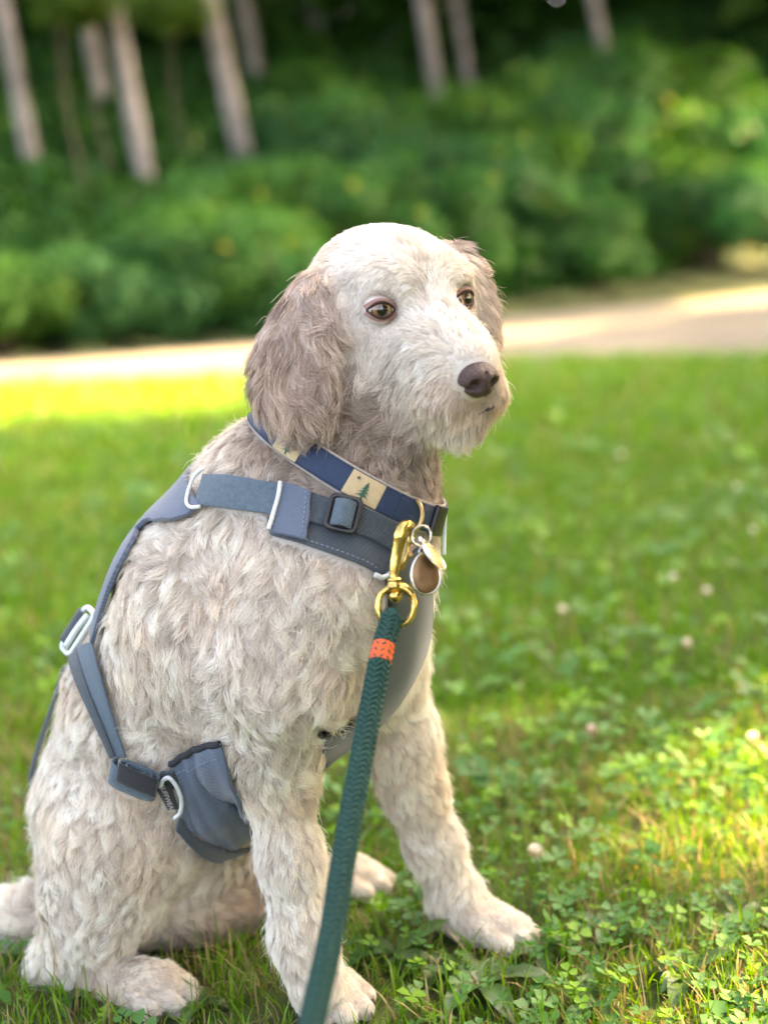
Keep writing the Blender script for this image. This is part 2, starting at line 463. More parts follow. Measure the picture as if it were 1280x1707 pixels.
mouth_m = simple('lip_skin', (.035, .018, .016), .5)
mp = spline([hit(*q_, .001)[0] for q_ in ((822, 677), (814, 680), (805, 685), (796, 691))], 24) if True else spline([H(.126, .014, -.078), H(.136, .003, -.070), H(.134, -.006, -.074), H(.130, -.012, -.077), H(.126, -.017, -.079)], 24)
MOUTH = mp[::2]
v, f = tube_np(mp, np.interp(np.linspace(0, 1, 24), [0, .25, .6, 1], [.0010, .0019, .0009, .0004]), 8)
adopt(dog, mesh_np('lip', v, f, mouth_m))
claw_m = simple('claw', (.16, .11, .08), .35)
for c, f_, up_, s_ in TOES:
    pts = [c - f_ * .006 + up_ * .001, c + f_ * .0 + up_ * .000, c + f_ * .004 - up_ * .005]
    v, f = tube_np(spline(pts, 7), np.linspace(.0026, .0006, 7) * s_, 7)
    adopt(dog, mesh_np('claw', v, f, claw_m))

#== SECTION gear
# ------------------------------------------------------------------ harness, collar, tags, leash
def weave_mat(name, c0, c1, su=900., sv=420., rough=.75, bump=.5, ripple=0.0):
    """woven webbing: ribs across, yarns along; UV in metres"""
    mt, t, b = mat_new(name)
    uv = N(t, 'ShaderNodeUVMap'); sep = N(t, 'ShaderNodeSeparateXYZ'); t.links.new(uv.outputs[0], sep.inputs[0])
    def sn(out, k, off=0.0):
        m1 = N(t, 'ShaderNodeMath', operation='MULTIPLY_ADD'); t.links.new(out, m1.inputs[0]); m1.inputs[1].default_value = k; m1.inputs[2].default_value = off
        m2 = N(t, 'ShaderNodeMath', operation='SINE'); t.links.new(m1.outputs[0], m2.inputs[0]); return m2.outputs[0]
    a = sn(sep.outputs[0], su * 6.283); c = sn(sep.outputs[1], sv * 6.283)
    ml = N(t, 'ShaderNodeMath', operation='MULTIPLY'); t.links.new(a, ml.inputs[0]); t.links.new(c, ml.inputs[1])
    no = N(t, 'ShaderNodeTexNoise'); no.inputs['Scale'].default_value = 260; no.inputs['Detail'].default_value = 5
    t.links.new(uv.outputs[0], no.inputs['Vector'])
    ma = N(t, 'ShaderNodeMath', operation='MULTIPLY_ADD'); t.links.new(ml.outputs[0], ma.inputs[0]); ma.inputs[1].default_value = .55
    t.links.new(no.outputs[0], ma.inputs[2])
    t.links.new(ramp(t, ma.outputs[0], [(.15, c0), (.85, c1)]), b.inputs['Base Color'])
    bp = N(t, 'ShaderNodeBump'); bp.inputs['Strength'].default_value = bump; bp.inputs['Distance'].default_value = .0006
    t.links.new(ml.outputs[0], bp.inputs['Height']); t.links.new(bp.outputs[0], b.inputs['Normal'])
    b.inputs['Roughness'].default_value = rough; b.inputs['Sheen Weight'].default_value = .25; b.inputs['Specular IOR Level'].default_value = .3
    return mt
web_m = weave_mat('webbing_steel_blue', (.040, .068, .085), (.105, .155, .185), 420, 330)
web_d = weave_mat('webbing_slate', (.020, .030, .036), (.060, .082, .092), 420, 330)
fab_m = weave_mat('harness_fabric', (.068, .092, .128), (.100, .132, .175), 300, 300, .62, .15)
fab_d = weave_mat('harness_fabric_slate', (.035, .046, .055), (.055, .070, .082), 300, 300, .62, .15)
blk_m = simple('black_plastic', (.012, .012, .013), .35)
elas_m = weave_mat('black_elastic', (.008, .008, .010), (.020, .020, .024), 700, 300, .8)
lin_m = simple('mesh_lining', (.02, .022, .025), .9)
refl_m = simple('reflective_piping', (.62, .66, .64), .35, vary=.06, scale=300)
alum_m = simple('pale_buckle_metal', (.60, .68, .65), .30, metal=.25, vary=.08, scale=120)

def lapl(G, it=3, lam=.5):
    for _ in range(it):
        s = np.zeros_like(G); c = np.zeros(G.shape[:2])
        s[1:] += G[:-1]; c[1:] += 1; s[:-1] += G[1:]; c[:-1] += 1
        s[:, 1:] += G[:, :-1]; c[:, 1:] += 1; s[:, :-1] += G[:, 1:]; c[:, :-1] += 1
        d = s / c[..., None] - G; n_ = grid_normals(G)
        G = G + lam * n_ * (d * n_).sum(-1, keepdims=True)          # smooth height only, keep the outline
    return G
def grid_normals(G):
    du = np.gradient(G, axis=0); dv = np.gradient(G, axis=1)
    n = np.cross(du, dv); return n / (np.linalg.norm(n, axis=-1, keepdims=True) + 1e-12)
def sheet(name, G, th, mat, out=None, round_edge=True, parent=None):
    """a solid sheet of thickness th over the grid G (a,b,3); out: a direction the front should roughly face"""
    a, b = G.shape[:2]; n = grid_normals(G)
    if out is not None and (n * out).sum(-1).mean() < 0: n = -n; flip = True
    else: flip = False
    F = G + n * th * .5; K = G - n * th * .5
    V = np.concatenate([F.reshape(-1, 3), K.reshape(-1, 3)])
    I = np.arange(a * b).reshape(a, b); J = I + a * b
    q = [np.stack([I[:-1, :-1], I[1:, :-1], I[1:, 1:], I[:-1, 1:]], -1).reshape(-1, 4),
         np.stack([J[:-1, :-1], J[:-1, 1:], J[1:, 1:], J[1:, :-1]], -1).reshape(-1, 4)]
    for L, M in ((I[0], J[0]), (I[:, -1], J[:, -1]), (I[-1][::-1], J[-1][::-1]), (I[:, 0][::-1], J[:, 0][::-1])):
        q.append(np.stack([L[:-1], L[1:], M[1:], M[:-1]], -1))
    Q = np.concatenate(q)
    if flip: Q = Q[:, ::-1]
    o = mesh_np(name, V, np.ascontiguousarray(Q), mat)
    lu = np.concatenate([[0], np.cumsum(np.linalg.norm(np.diff(G.mean(1), axis=0), axis=1))])
    lv = np.concatenate([[0], np.cumsum(np.linalg.norm(np.diff(G.mean(0), axis=0), axis=1))])
    uv = np.stack(np.meshgrid(lu, lv, indexing='ij'), -1).reshape(-1, 2); uv = np.concatenate([uv, uv])
    ul = o.data.uv_layers.new(name='UVMap'); li = np.empty(len(o.data.loops), np.int32); o.data.loops.foreach_get('vertex_index', li)
    ul.data.foreach_set('uv', uv[li].astype(np.float32).ravel())
    if round_edge:
        es = o.modifiers.new('edge', 'BEVEL'); es.width = th * .35; es.segments = 2; es.limit_method = 'ANGLE'; es.angle_limit = math.radians(50)
    GEAR.append(o)
    return o
GEAR = []
def pgrid(A, B, na, nb, off=.006, smooth=4, dref=1.3, dA=None):
    """grid between two polylines of photo pixels, laid on the body"""
    A = spline(A, na); B = spline(B, na); G = np.zeros((na, nb, 3)); miss = np.zeros((na, nb), bool)
    for i in range(na):
        for j in range(nb):
            u, v = A[i] + (B[i] - A[i]) * j / (nb - 1)
            h = hit(u, v)
            if h is None:
                miss[i, j] = True; G[i, j] = near_body(P(u, v, dref))[0]
            else: G[i, j] = h[0]
    G = lapl(G, smooth)
    for i in range(na):
        for j in range(nb): G[i, j] = near_body(G[i, j], off)[0]
    return lapl(G, smooth)
def pstrap(c, wpx, n=24, nb=5, off=.006, smooth=3, dref=1.3):
    """strap given by its centre line in photo pixels and its width in metres"""
    c = spline(c, n); pts = []; nor = []
    for u, v in c:
        h = hit(u, v)
        if h is None:
            q = near_body(P(u, v, dref)); pts.append(q[0]); nor.append(q[1])
        else: pts.append(h[0]); nor.append(h[1])
    return strap3(pts, nor, wpx, nb, off, smooth)
def strap3(pts, nor, w, nb=5, off=.006, smooth=3):
    p = np.array(pts); no = np.array(nor)
    for _ in range(smooth * 2):
        p[1:-1] += .5 * (.5 * (p[2:] + p[:-2]) - p[1:-1]); no[1:-1] += .5 * (.5 * (no[2:] + no[:-2]) - no[1:-1])
    no /= np.linalg.norm(no, axis=1, keepdims=True)
    t = np.gradient(p, axis=0); t /= np.linalg.norm(t, axis=1, keepdims=True)
    s = np.cross(no, t); s /= np.linalg.norm(s, axis=1, keepdims=True); no = np.cross(t, s)
    x = np.linspace(-.5, .5, nb)
    w = np.broadcast_to(np.asarray(w, float), (len(p),))
    return p[:, None] + s[:, None] * (x[None, :] * w[:, None])[..., None] + (no * off)[:, None]
def wire(name, pts, r, mat, n=40, closed=False, sides=10, sp=True):
    p = spline(pts, n, closed) if sp else np.asarray(pts)
    v, f = tube_np(p, r, sides, closed); o = mesh_np(name, v, f, mat); GEAR.append(o); return o
VIEW = -C_F

# --- harness
HP = []
SAG_F = nrm(np.array((.78, -.62, 0)))            # the way the dog's body faces, on the ground
SAG_L = nrm(np.array((-.62, -.78, 0)))           # towards its near side
AXS = spline([P(505, 850, 1.27), P(470, 960, 1.29), P(432, 1030, 1.305), P(318, 1190, 1.38), P(248, 1365, 1.445)], 60)
def wrap(s, th, off=.006):
    """point on the torso: s 0..1 from neck to rump, th degrees from the spine (+ towards the near side)"""
    i = min(int(s * 58), 58); a = AXS[i]; t = nrm(AXS[min(i + 1, 59)] - AXS[i])
    e1 = -SAG_F + UP * .4; e1 = nrm(e1 - t * (e1 @ t)); e2 = nrm(SAG_L - t * (SAG_L @ t) - e1 * (SAG_L @ e1))
    d = e1 * math.cos(math.radians(th)) + e2 * math.sin(math.radians(th))
    lo, no, k, dd = BODY_BVH.ray_cast(Vector(a), Vector(d))
    if lo is None: return near_body(a + d * .12, off)
    no = np.array(no); no = no if no @ d > 0 else -no
    return np.array(lo) + no * off, no
G = np.array([[wrap(s, th, .009)[0] for th in np.linspace(-62, hi_, 15)] for s, hi_ in zip(np.linspace(.0, .66, 26), np.interp(np.linspace(0, 1, 26), [0, .12, .3, .5, .7, 1], [78, 69, 44, 42, 50, 60]))])
HP.append(sheet('back_panel', lapl(G, 3), .004, fab_m, out=nrm(-SAG_F + UP)))
G = lapl(pgrid([(352, 797), (400, 800), (478, 813)], [(338, 846), (396, 852), (466, 866)], 22, 6, .008), 1)
HP.append(sheet('neck_strap', G, .0022, web_m, out=VIEW))
# lower fabric of the neck piece
G = pgrid([(450, 866), (515, 872), (590, 886), (655, 906), (672, 915)], [(456, 897), (515, 914), (600, 944), (628, 962), (650, 975)], 26, 7, .005)
HP.append(sheet('neck_panel', G, .003, fab_d, out=VIEW))
G = pgrid([(515, 822), (560, 836), (610, 850), (662, 876)], [(512, 878), (560, 890), (610, 902), (660, 930)], 24, 6, .0095)
HP.append(sheet('adjuster_strap', G, .0022, web_d, out=VIEW))
G = pgrid([(478, 812), (500, 817), (527, 826)], [(462, 899), (488, 906), (514, 912)], 10, 9, .0125)
HP.append(sheet('strap_sleeve', G, .003, fab_m, out=VIEW))
sl_e = [hit(*p, .0155)[0] for p in ((480, 815), (476, 840), (469, 870), (463, 898))]
HP.append(wire('sleeve_piping', sl_e, .0018, refl_m, 20))
bp_e = [hit(*p, .012)[0] for p in ((357, 792), (343, 806), (334, 828), (331, 846), (338, 853), (352, 851))]
HP.append(wire('panel_piping', bp_e, .0016, refl_m, 30))
# triglide buckle
bc, bn = hit(572, 865, .0150)
bx_ = nrm(cv(.97, -.22, 0)); bx_ = nrm(bx_ - bn * (bx_ @ bn)); by_ = np.cross(bn, bx_); by_ = by_ if by_ @ C_U > 0 else -by_
def rrect(c, x, y, hx, hy, r, n=8):
    o_ = []
    for q, (sx, sy) in enumerate(((1, 1), (-1, 1), (-1, -1), (1, -1))):
        for t_ in np.linspace(0, math.pi / 2, n):
            a = t_ + q * math.pi / 2
            o_.append(c + x * (sx * (hx - r) + r * math.cos(a)) + y * (sy * (hy - r) + r * math.sin(a)))
    return np.array(o_)
HP.append(wire('slide_buckle', rrect(bc, bx_, by_, .0113, .0132, .004), .0022, blk_m, closed=True, sp=False))
q = np.linspace(-1, 1, 9)
G = np.array([[bc + bx_ * (x * .0080) + by_ * (y * .0108) + bn * (.0012 + .0048 * (1 - x * x) - .001) for y in np.linspace(-1, 1, 5)] for x in q])
HP.append(sheet('buckle_webbing', G, .002, web_m, out=VIEW))
# chest panel: from the throat down between the forelegs
ea = spline([(696, 905), (710, 985), (708, 1050), (692, 1110), (650, 1180), (590, 1250), (510, 1322), (420, 1400)], 40)
eb = spline([(640, 960), (643, 1010), (632, 1070), (612, 1130), (590, 1180), (552, 1214), (470, 1236), (380, 1262)], 40)
G = np.zeros((40, 9, 3))
for i in range(40):
    for j in range(9):
        u, v = ea[i] + (eb[i] - ea[i]) * j / 8; f_ = i / 39
        h = hit(u, v); dz = np.interp(f_, [0, .45, .6, .8, 1], [1.20, 1.27, 1.285, 1.30, 1.32])
        q_ = near_body(P(u, v, dz), .006)[0] if h is None else h[0] + h[1] * .006
        w_ = np.clip((524 - u) / 10, 0, 1)                      # lower down it hangs free under the chest
        G[i, j] = q_ * (1 - w_) + P(u, v, dz + .012 * math.sin(j / 8 * math.pi)) * w_
for _ in range(16):                                       # even out the panel along its length
    G[1:-1, :5] += .5 * (.5 * (G[2:, :5] + G[:-2, :5]) - G[1:-1, :5]) * np.linspace(1, .15, 5)[None, :, None]
G = lapl(G, 6)
HP.append(sheet('chest_panel', G, .004, fab_d, out=nrm(SAG_F + cv(.3, 0, -.2))))
ed = spline([(640, 960), (643, 1010), (632, 1070), (612, 1130), (590, 1185), (556, 1218), (505, 1226)], 26)
HP.append(wire('panel_binding', [p_ for p_ in G[:, -1]], .0022, blk_m, 60))
# white trim of the neck opening
tr = [hit(*p, .011)[0] for p in ((614, 958), (626, 961), (640, 953), (652, 936), (659, 912), (662, 885))]
HP.append(wire('neck_trim', tr, .0020, refl_m, 30))
tr = [near_body(P(u, v, 1.2), .012)[0] for u, v in ((700, 848), (709, 862), (715, 880), (718, 900), (717, 925))]
HP.append(wire('neck_trim', tr, .0016, refl_m, 24))
# belly panel behind the elbow
G = pgrid([(292, 1262), (320, 1244), (352, 1237), (378, 1232)], [(308, 1362), (340, 1390), (380, 1398), (424, 1384)], 18, 16, .008, 4)
c_ = G.mean((0, 1))
nn = grid_normals(G); nn = nn if (nn * VIEW).sum(-1).mean() > 0 else -nn
x_, y_ = np.meshgrid(np.linspace(0, 1, 18), np.linspace(0, 1, 16), indexing='ij')
G = G + nn * (.010 * np.sin(math.pi * x_) * np.sin(math.pi * np.clip(y_, 0, 1)) + .0018 * np.sin(9 * x_ + 14 * y_) * y_ + .0012 * np.sin(23 * x_ - 8 * y_))[..., None]
HP.append(sheet('belly_panel', G, .004, fab_m, out=VIEW)); BELLY = G
HP.append(wire('panel_binding', [p_ + nn[i_, 0] * .001 for i_, p_ in enumerate(G[:, 0])], .0030, lin_m, 40))
Gl = pgrid([(302, 1345), (326, 1382), (368, 1397)], [(288, 1372), (318, 1412), (362, 1420)], 14, 6, .012, 3)
HP.append(sheet('belly_flap', Gl, .004, fab_d, out=VIEW))
G = pgrid([(335, 1388), (365, 1398), (400, 1398), (424, 1388)], [(318, 1402), (350, 1414), (385, 1408), (418, 1390)], 14, 5, .012, 3)
HP.append(sheet('belly_hem', G, .004, fab_d, out=VIEW))
# side strap from the back buckle to the belly panel
G = lapl(pgrid([(126, 1092), (150, 1150), (176, 1206), (198, 1256)], [(172, 1072), (190, 1140), (206, 1200), (222, 1254)], 30, 6, .010, 4, 1.4), 2)
HP.append(sheet('side_strap', G, .0022, web_m, out=VIEW))
G2 = G + nrm(cv(-.2, -.1, -1)) * .0024
HP.append(sheet('side_strap_layer', np.ascontiguousarray((G2[:, :4] + G2[:, 0:1] * .0)[:, :3]), .0018, web_d, out=VIEW))
# rolled strap end held by a black band
rc, rn = hit(243, 1278, .014)
rx = nrm(cv(.93, -.30, -.1)); rx = nrm(rx - rn * (rx @ rn)); ry = np.cross(rn, rx); ry = ry if ry @ C_U > 0 else -ry
# spiral of webbing: cross-section in the (rx, rn) plane, width along ry
spv = []
for k in range(120):
    t_ = k / 119; a = t_ * 2.6 * 2 * math.pi
    sc = .30 + .70 * t_
    x = math.cos(a); y = math.sin(a)
    spv.append(rx * (.0235 * sc * np.sign(x) * abs(x) ** .6) + rn * (.0085 * sc * np.sign(y) * abs(y) ** .75))
spv = np.array(spv)
G = rc + spv[:, None] + ry[None, None] * np.linspace(-.0125, .0095, 5)[None, :, None] + rn * .004
HP.append(sheet('rolled_strap', G, .0017, web_m, out=None, round_edge=False))
a_ = np.linspace(-.9, .9, 9)
G = np.array([[rc + rx * (.005 + x * .0200) + ry * (.0075 + y * .0095) + rn * (.0155 - .002 * x * x) for y in np.linspace(-1, 1, 5)] for x in a_])
HP.append(sheet('elastic_keeper', G, .0022, elas_m, out=VIEW))
G = lapl(pgrid([(276, 1272), (300, 1268)], [(272, 1300), (296, 1300)], 8, 5, .012, 1), 1)
HP.append(sheet('joining_strap', G, .003, web_d, out=VIEW))
# white trim ring and black woven label on the belly panel
tr = [hit(*p, .018)[0] for p in ((278, 1290), (284, 1278), (294, 1273), (303, 1288), (308, 1310), (305, 1328), (296, 1337))]
HP.append(wire('panel_trim', tr, .0019, refl_m, 34))
lc, ln_ = hit(287, 1308, .0150)
ly = nrm(cv(.16, -.98, 0)); ly = nrm(ly - ln_ * (ly @ ln_)); lx = np.cross(ly, ln_)
G = np.array([[lc + ly * (y * .0145) + lx * (x * (.0062 - .0012 * y)) + ln_ * .001 * (1 - x * x) for x in np.linspace(-1, 1, 5)] for y in np.linspace(-1, 1, 9)])
lab = sheet('label', G, .0012, elas_m, out=VIEW); HP.append(lab)
tx = bpy.data.curves.new('lettering', 'FONT'); tx.body = 'RUFFWEAR'; tx.size = .0062; tx.align_x = 'CENTER'; tx.align_y = 'CENTER'; tx.extrude = .0001
txm = simple('label_thread', (.45, .43, .38), .8); tx.materials.append(txm)
txo = bpy.data.objects.new('lettering', tx); COL.objects.link(txo)
bpy.context.view_layer.update()
tme = bpy.data.meshes.new_from_object(txo.evaluated_get(bpy.context.evaluated_depsgraph_get())); bpy.data.objects.remove(txo)
txo = link(bpy.data.objects.new('lettering', tme))
zz = ln_ if ln_ @ VIEW > 0 else -ln_
txo.matrix_world = frame_mat(lc + zz * .0024 - lx * .0 , zz, ly)
# pale metal buckle on the back, where the side strap begins
kc, kn = hit(150, 1062, .012) or near_body(P(150, 1062, 1.39), .012)
kx = nrm(cv(.62, .78, 0)); kn = nrm(kn * .5 + cv(-.3, .1, -.8)); kx = nrm(kx - kn * (kx @ kn)); ky = np.cross(kn, kx)
ky = ky if ky @ cv(-1, 1, 0) > 0 else -ky
HP.append(wire('back_buckle', rrect(kc, kx, ky, .0225, .0080, .005), .0026, alum_m, closed=True, sp=False))
HP.append(wire('buckle_bar', [kc - kx * .018 - ky * .001 + kn * .003, kc + kn * .004 - ky * .002, kc + kx * .018 - ky * .003 + kn * .003], .0030, alum_m, 12))
G = np.array([[kc + kx * (x * .0165) + ky * (.006 + .0065 * math.cos(a)) + kn * (.0045 * math.sin(a)) for a in np.linspace(-1.0, 3.6, 12)] for x in np.linspace(-1, 1, 8)])
HP.append(sheet('buckle_loop', G, .002, web_d, out=kn, round_edge=False))
# second strap, down the far side of the back
pts = []; nor = []
for u, v in spline([(128, 1112), (106, 1180), (84, 1245), (66, 1308)], 16):
    q_ = near_body(P(u, v, 1.47)); pts.append(P(u - 11, v, 1.42)); nor.append(nrm(cv(-.9, .25, .1)))
for k in range(1, 12):
    q_ = near_body(pts[15] + (cv(.25, -.35, .9) * .014 * k), .004); pts.append(q_[0]); nor.append(q_[1])
HP.append(sheet('far_strap', strap3(pts, nor, .014, 5, .004, 2), .0025, web_m, out=nrm(cv(-1, 0, 0))))
def stitches(path, r=.00045, ln=.0026, gap=.0016):
    p = np.asarray(path, float); a = np.concatenate([[0], np.cumsum(np.linalg.norm(np.diff(p, axis=0), axis=1))]); V, F = [], []
    for s0 in np.arange(0, a[-1] - ln, ln + gap):
        q_ = np.stack([np.interp(np.linspace(s0, s0 + ln, 4), a, p[:, k_]) for k_ in range(3)], 1); v, f = tube_np(q_, [r * .5, r, r, r * .5], 5); F += [tuple(x + len(V) for x in t_) for t_ in f]; V += list(v)
    o = tag(mesh_np('stitching', np.array(V), F, stitch_m), kind='stuff'); return o
stitch_m = simple('harness_thread', (.20, .25, .30), .7)
def edge_line(pts, off): return [hit(u, v, off)[0] for u, v in spline(pts, 30)]
HP += [stitches(edge_line(p_, o_)) for p_, o_ in (([(484, 818), (476, 850), (467, 896)], .0147), ([(520, 828), (514, 866), (508, 907)], .0147), ([(455, 890), (515, 907), (600, 936), (624, 950)], .0071))]
HP.append(stitches([BELLY[i_, 2] + nn[i_, 2] * .0026 for i_ in range(1, 17)])); HP.append(stitches([BELLY[2, j_] + nn[2, j_] * .0026 for j_ in range(2, 15)]))
harness = tag(empty('harness', near_body(P(430, 1000, 1.2))[0]), 'grey-blue fabric harness with webbing straps and pale trim worn on the dog', 'harness')
adopt(harness, *HP)
def sub(child, parent_obj):
    child.parent = parent_obj; child.matrix_parent_inverse = parent_obj.matrix_world.inverted()
bpy.context.view_layer.update()
sub(txo, lab)

# --- collar
ck = [hit(*p)[0] for p in ((470, 722), (500, 748), (560, 787), (620, 822), (680, 850))]
ck = np.array(ck)
nc0, nc1 = P(545, 830, 1.25), P(612, 690, 1.215)
nax = nrm(nc1 - nc0)
# plane through the near points, leaning on the neck axis
cc = ck.mean(0); _, _, vh = np.linalg.svd(ck - cc); along = vh[0]
pn = nrm(np.cross(along, nrm(cv(.15, .10, 1.0)))); pn = pn if pn @ nax > 0 else -pn
tc_ = ((cc - nc0) @ pn) / (nax @ pn); cen = nc0 + nax * tc_
ca = nrm(along - pn * (along @ pn)); cb = np.cross(pn, ca)
NA = 144; rad = np.zeros(NA)
for k in range(NA):
    a = 2 * math.pi * k / NA; d = ca * math.cos(a) + cb * math.sin(a)
    lo, no, i_, dd = BODY_BVH.ray_cast(Vector(cen), Vector(d)); rad[k] = dd if lo is not None else .08
for k in range(NA):
    dl = (ca * math.cos(2 * math.pi * k / NA) + cb * math.sin(2 * math.pi * k / NA)) @ C_R
    rad[k] = min(rad[k], .082 if dl < -.2 else .105)
for _ in range(14): rad = .5 * rad + .25 * (np.roll(rad, 1) + np.roll(rad, -1))
CL = np.array([cen + (ca * math.cos(2 * math.pi * k / NA) + cb * math.sin(2 * math.pi * k / NA)) * (rad[k] + .004) for k in range(NA)])
ct = np.roll(CL, -1, 0) - np.roll(CL, 1, 0); ct /= np.linalg.norm(ct, axis=1, keepdims=True)
cout = np.cross(ct, pn); cout *= np.sign((cout * (CL - cen)).sum(1))[:, None]; cout /= np.linalg.norm(cout, axis=1, keepdims=True)
# the neck flares downwards: tilt the band to lie on it
cup = np.zeros_like(CL)
for k in range(NA):
    q1 = near_body(CL[k] + pn * .010)[0]; q0 = near_body(CL[k] - pn * .010)[0]
    w_ = q1 - q0; w_ = w_ - ct[k] * (w_ @ ct[k]); cup[k] = nrm(nrm(w_) + pn * .6) if np.linalg.norm(w_) > .006 else pn
for _ in range(12): cup = .5 * cup + .25 * (np.roll(cup, 1, 0) + np.roll(cup, -1, 0))
cup -= ct * (cup * ct).sum(1)[:, None]; cup /= np.linalg.norm(cup, axis=1, keepdims=True)
cno = np.cross(ct, cup); cno *= np.sign((cno * cout).sum(1))[:, None]
arc = np.concatenate([[0], np.cumsum(np.linalg.norm(np.diff(np.concatenate([CL, CL[:1]]), axis=0), axis=1))]); CLEN = arc[-1]
def cpt(s, w, off=0.0):
    """point on the collar: s metres along, w metres across, off metres proud"""
    s = s % CLEN; k = int(np.searchsorted(arc, s, 'right') - 1) % NA; f = (s - arc[k]) / (arc[k + 1] - arc[k]); k2 = (k + 1) % NA
    p_ = CL[k] * (1 - f) + CL[k2] * f; u_ = cup[k] * (1 - f) + cup[k2] * f; n_ = cno[k] * (1 - f) + cno[k2] * f
    return p_ + u_ * w + n_ * off
def cfind(u, v):
    """arc position on the collar nearest to a photo pixel, near side only"""
    best = None
    for s in np.linspace(0, CLEN, 600, endpoint=False):
        p_ = cpt(s, 0); x, y, z = pix(p_); k = int(np.searchsorted(arc, s, 'right') - 1) % NA
        if cno[k] @ C_F > .15: continue
        e = (x - u) ** 2 + (y - v) ** 2
        if best is None or e < best[0]: best = (e, s)
    return best[1]
navy_m = weave_mat('collar_navy_ribbon', (.007, .021, .052), (.013, .034, .075), 500, 500, .6, .2)
hemp_m = weave_mat('collar_hemp_backing', (.30, .25, .19), (.52, .46, .38), 600, 400, .9, .6)
tan_m = weave_mat('collar_tan_patch', (.42, .31, .16), (.52, .40, .22), 700, 700, .7, .2)
pine_m = simple('motif_green', (.012, .075, .035), .7, vary=.3, scale=900)
star_m = simple('motif_star', (.035, .03, .045), .7)
thread_m = simple('stitch_thread', (.006, .012, .03), .8)
def cring(name, w0, w1, off, th, mat, nb=5, s0=0, s1=None, n=None):
    s1 = CLEN if s1 is None else s1; n = n or max(3, int((s1 - s0) / .003))
    G = np.array([[cpt(s, w, off) for w in np.linspace(w0, w1, nb)] for s in np.linspace(s0, s1, n)])
    k = int(np.searchsorted(arc, ((s0 + s1) / 2) % CLEN, 'right') - 1) % NA
    n_ = grid_normals(G)[n // 2, nb // 2]; sg = 1 if n_ @ cno[k] > 0 else -1
    return sheet(name, G, th, mat, out=(n_ * sg) if (s1 - s0) < CLEN * .5 else None)
CW = .0125
CP = [cring('backing', -CW, CW, .0035, .0022, hemp_m), cring('ribbon', -CW + .0016, CW - .0016, .0056, .0018, navy_m)]
sdir = 1 if cfind(620, 832) > cfind(500, 762) or abs(cfind(620, 832) - cfind(500, 762)) > CLEN / 2 else -1
for pu, pv, patch_hw in ((491, 741, .0135), (607, 815, .0135)):
    s_ = cfind(pu, pv)
    pa = cring('patch', -CW + .0024, CW - .0024, .0069, .0008, tan_m, 5, s_ - patch_hw, s_ + patch_hw, 12)
    # pine tree motif: tiers of branches, and a star above it on the left
    kk = int(np.searchsorted(arc, s_ % CLEN, 'right') - 1) % NA
    rgt = 1 if (cpt(s_ + .01, 0) - cpt(s_, 0)) @ C_R > 0 else -1
    upw = 1 if cup[kk] @ C_U > 0 else -1
    def mp(x, y, o=.0076): return cpt(s_ + rgt * x, upw * y, o)
    v = []; f = []
    for y0, y1, hw in ((-.0062, -.0018, .0052), (-.0034, .0010, .0043), (-.0006, .0036, .0033), (.0018, .0066, .0022)):
        k = len(v); v += [mp(.001 - hw, y0 - .0004), mp(.001 - hw * .45, y0 + .0006), mp(.001, y0 - .0002), mp(.001 + hw * .5, y0 + .0007), mp(.001 + hw, y0 - .0003), mp(.001 + hw * .38, (y0 + y1) / 2), mp(.001, y1), mp(.001 - hw * .38, (y0 + y1) / 2)]
        f += [(k, k + 1, k + 7), (k + 1, k + 2, k + 6, k + 7), (k + 2, k + 3, k + 5, k + 6), (k + 3, k + 4, k + 5)]
    k = len(v); v += [mp(.0003, -.0085), mp(.0017, -.0085), mp(.0017, -.0060), mp(.0003, -.0060)]; f.append((k, k + 1, k + 2, k + 3))
    mo = mesh_np('pine_motif', np.array(v), f, pine_m, smooth=False)
    v = [mp(-.0070, .0058)]; f = []
    for q in range(10):
        a = math.pi / 2 + q * math.pi / 5; r = .0019 if q % 2 == 0 else .0008
        v.append(mp(-.0070 + r * math.cos(a), .0058 + r * math.sin(a)))
    f = [(0, 1 + q, 1 + (q + 1) % 10) for q in range(10)]
    st = mesh_np('star_motif', np.array(v), f, star_m, smooth=False)
    for o_ in (mo, st):
        sm = o_.modifiers.new('thick', 'SOLIDIFY'); sm.thickness = .0003; sm.offset = 0
    CP.append(pa); bpy.context.view_layer.update(); sub(mo, pa); sub(st, pa)
v = []; f = []
for s in np.arange(0, CLEN, .0036):
    for w in (-CW + .0030, CW - .0030):
        k = len(v); v += [cpt(s, w - .0003, .0068), cpt(s + .0024, w - .0003, .0068), cpt(s + .0024, w + .0003, .0068), cpt(s, w + .0003, .0068), cpt(s + .0012, w, .0073)]
        f += [(k, k + 1, k + 4), (k + 1, k + 2, k + 4), (k + 2, k + 3, k + 4), (k + 3, k, k + 4)]
s_ = cfind(655, 845)
for w in np.arange(-CW + .004, CW - .004, .0034):
    k = len(v); v += [cpt(s_ - .0003, w, .0068), cpt(s_ + .0003, w, .0068), cpt(s_ + .0003, w + .0022, .0068), cpt(s_ - .0003, w + .0022, .0068), cpt(s_, w + .0011, .0073)]
    f += [(k, k + 1, k + 4), (k + 1, k + 2, k + 4), (k + 2, k + 3, k + 4), (k + 3, k, k + 4)]
CP.append(tag(mesh_np('stitching', np.array(v), f, thread_m, smooth=False), kind='stuff'))
# black side-release buckle just past the ring, on the far side of the throat
s_r = cfind(690, 862); dirn = 1 if (cpt(s_r + .01, 0) - cpt(s_r, 0)) @ C_R > 0 else -1
bk = cring('buckle', -.0125, .0125, .0085, .005, blk_m, 5, *sorted((s_r + dirn * .013, s_r + dirn * .030)), 12); CP.append(bk)
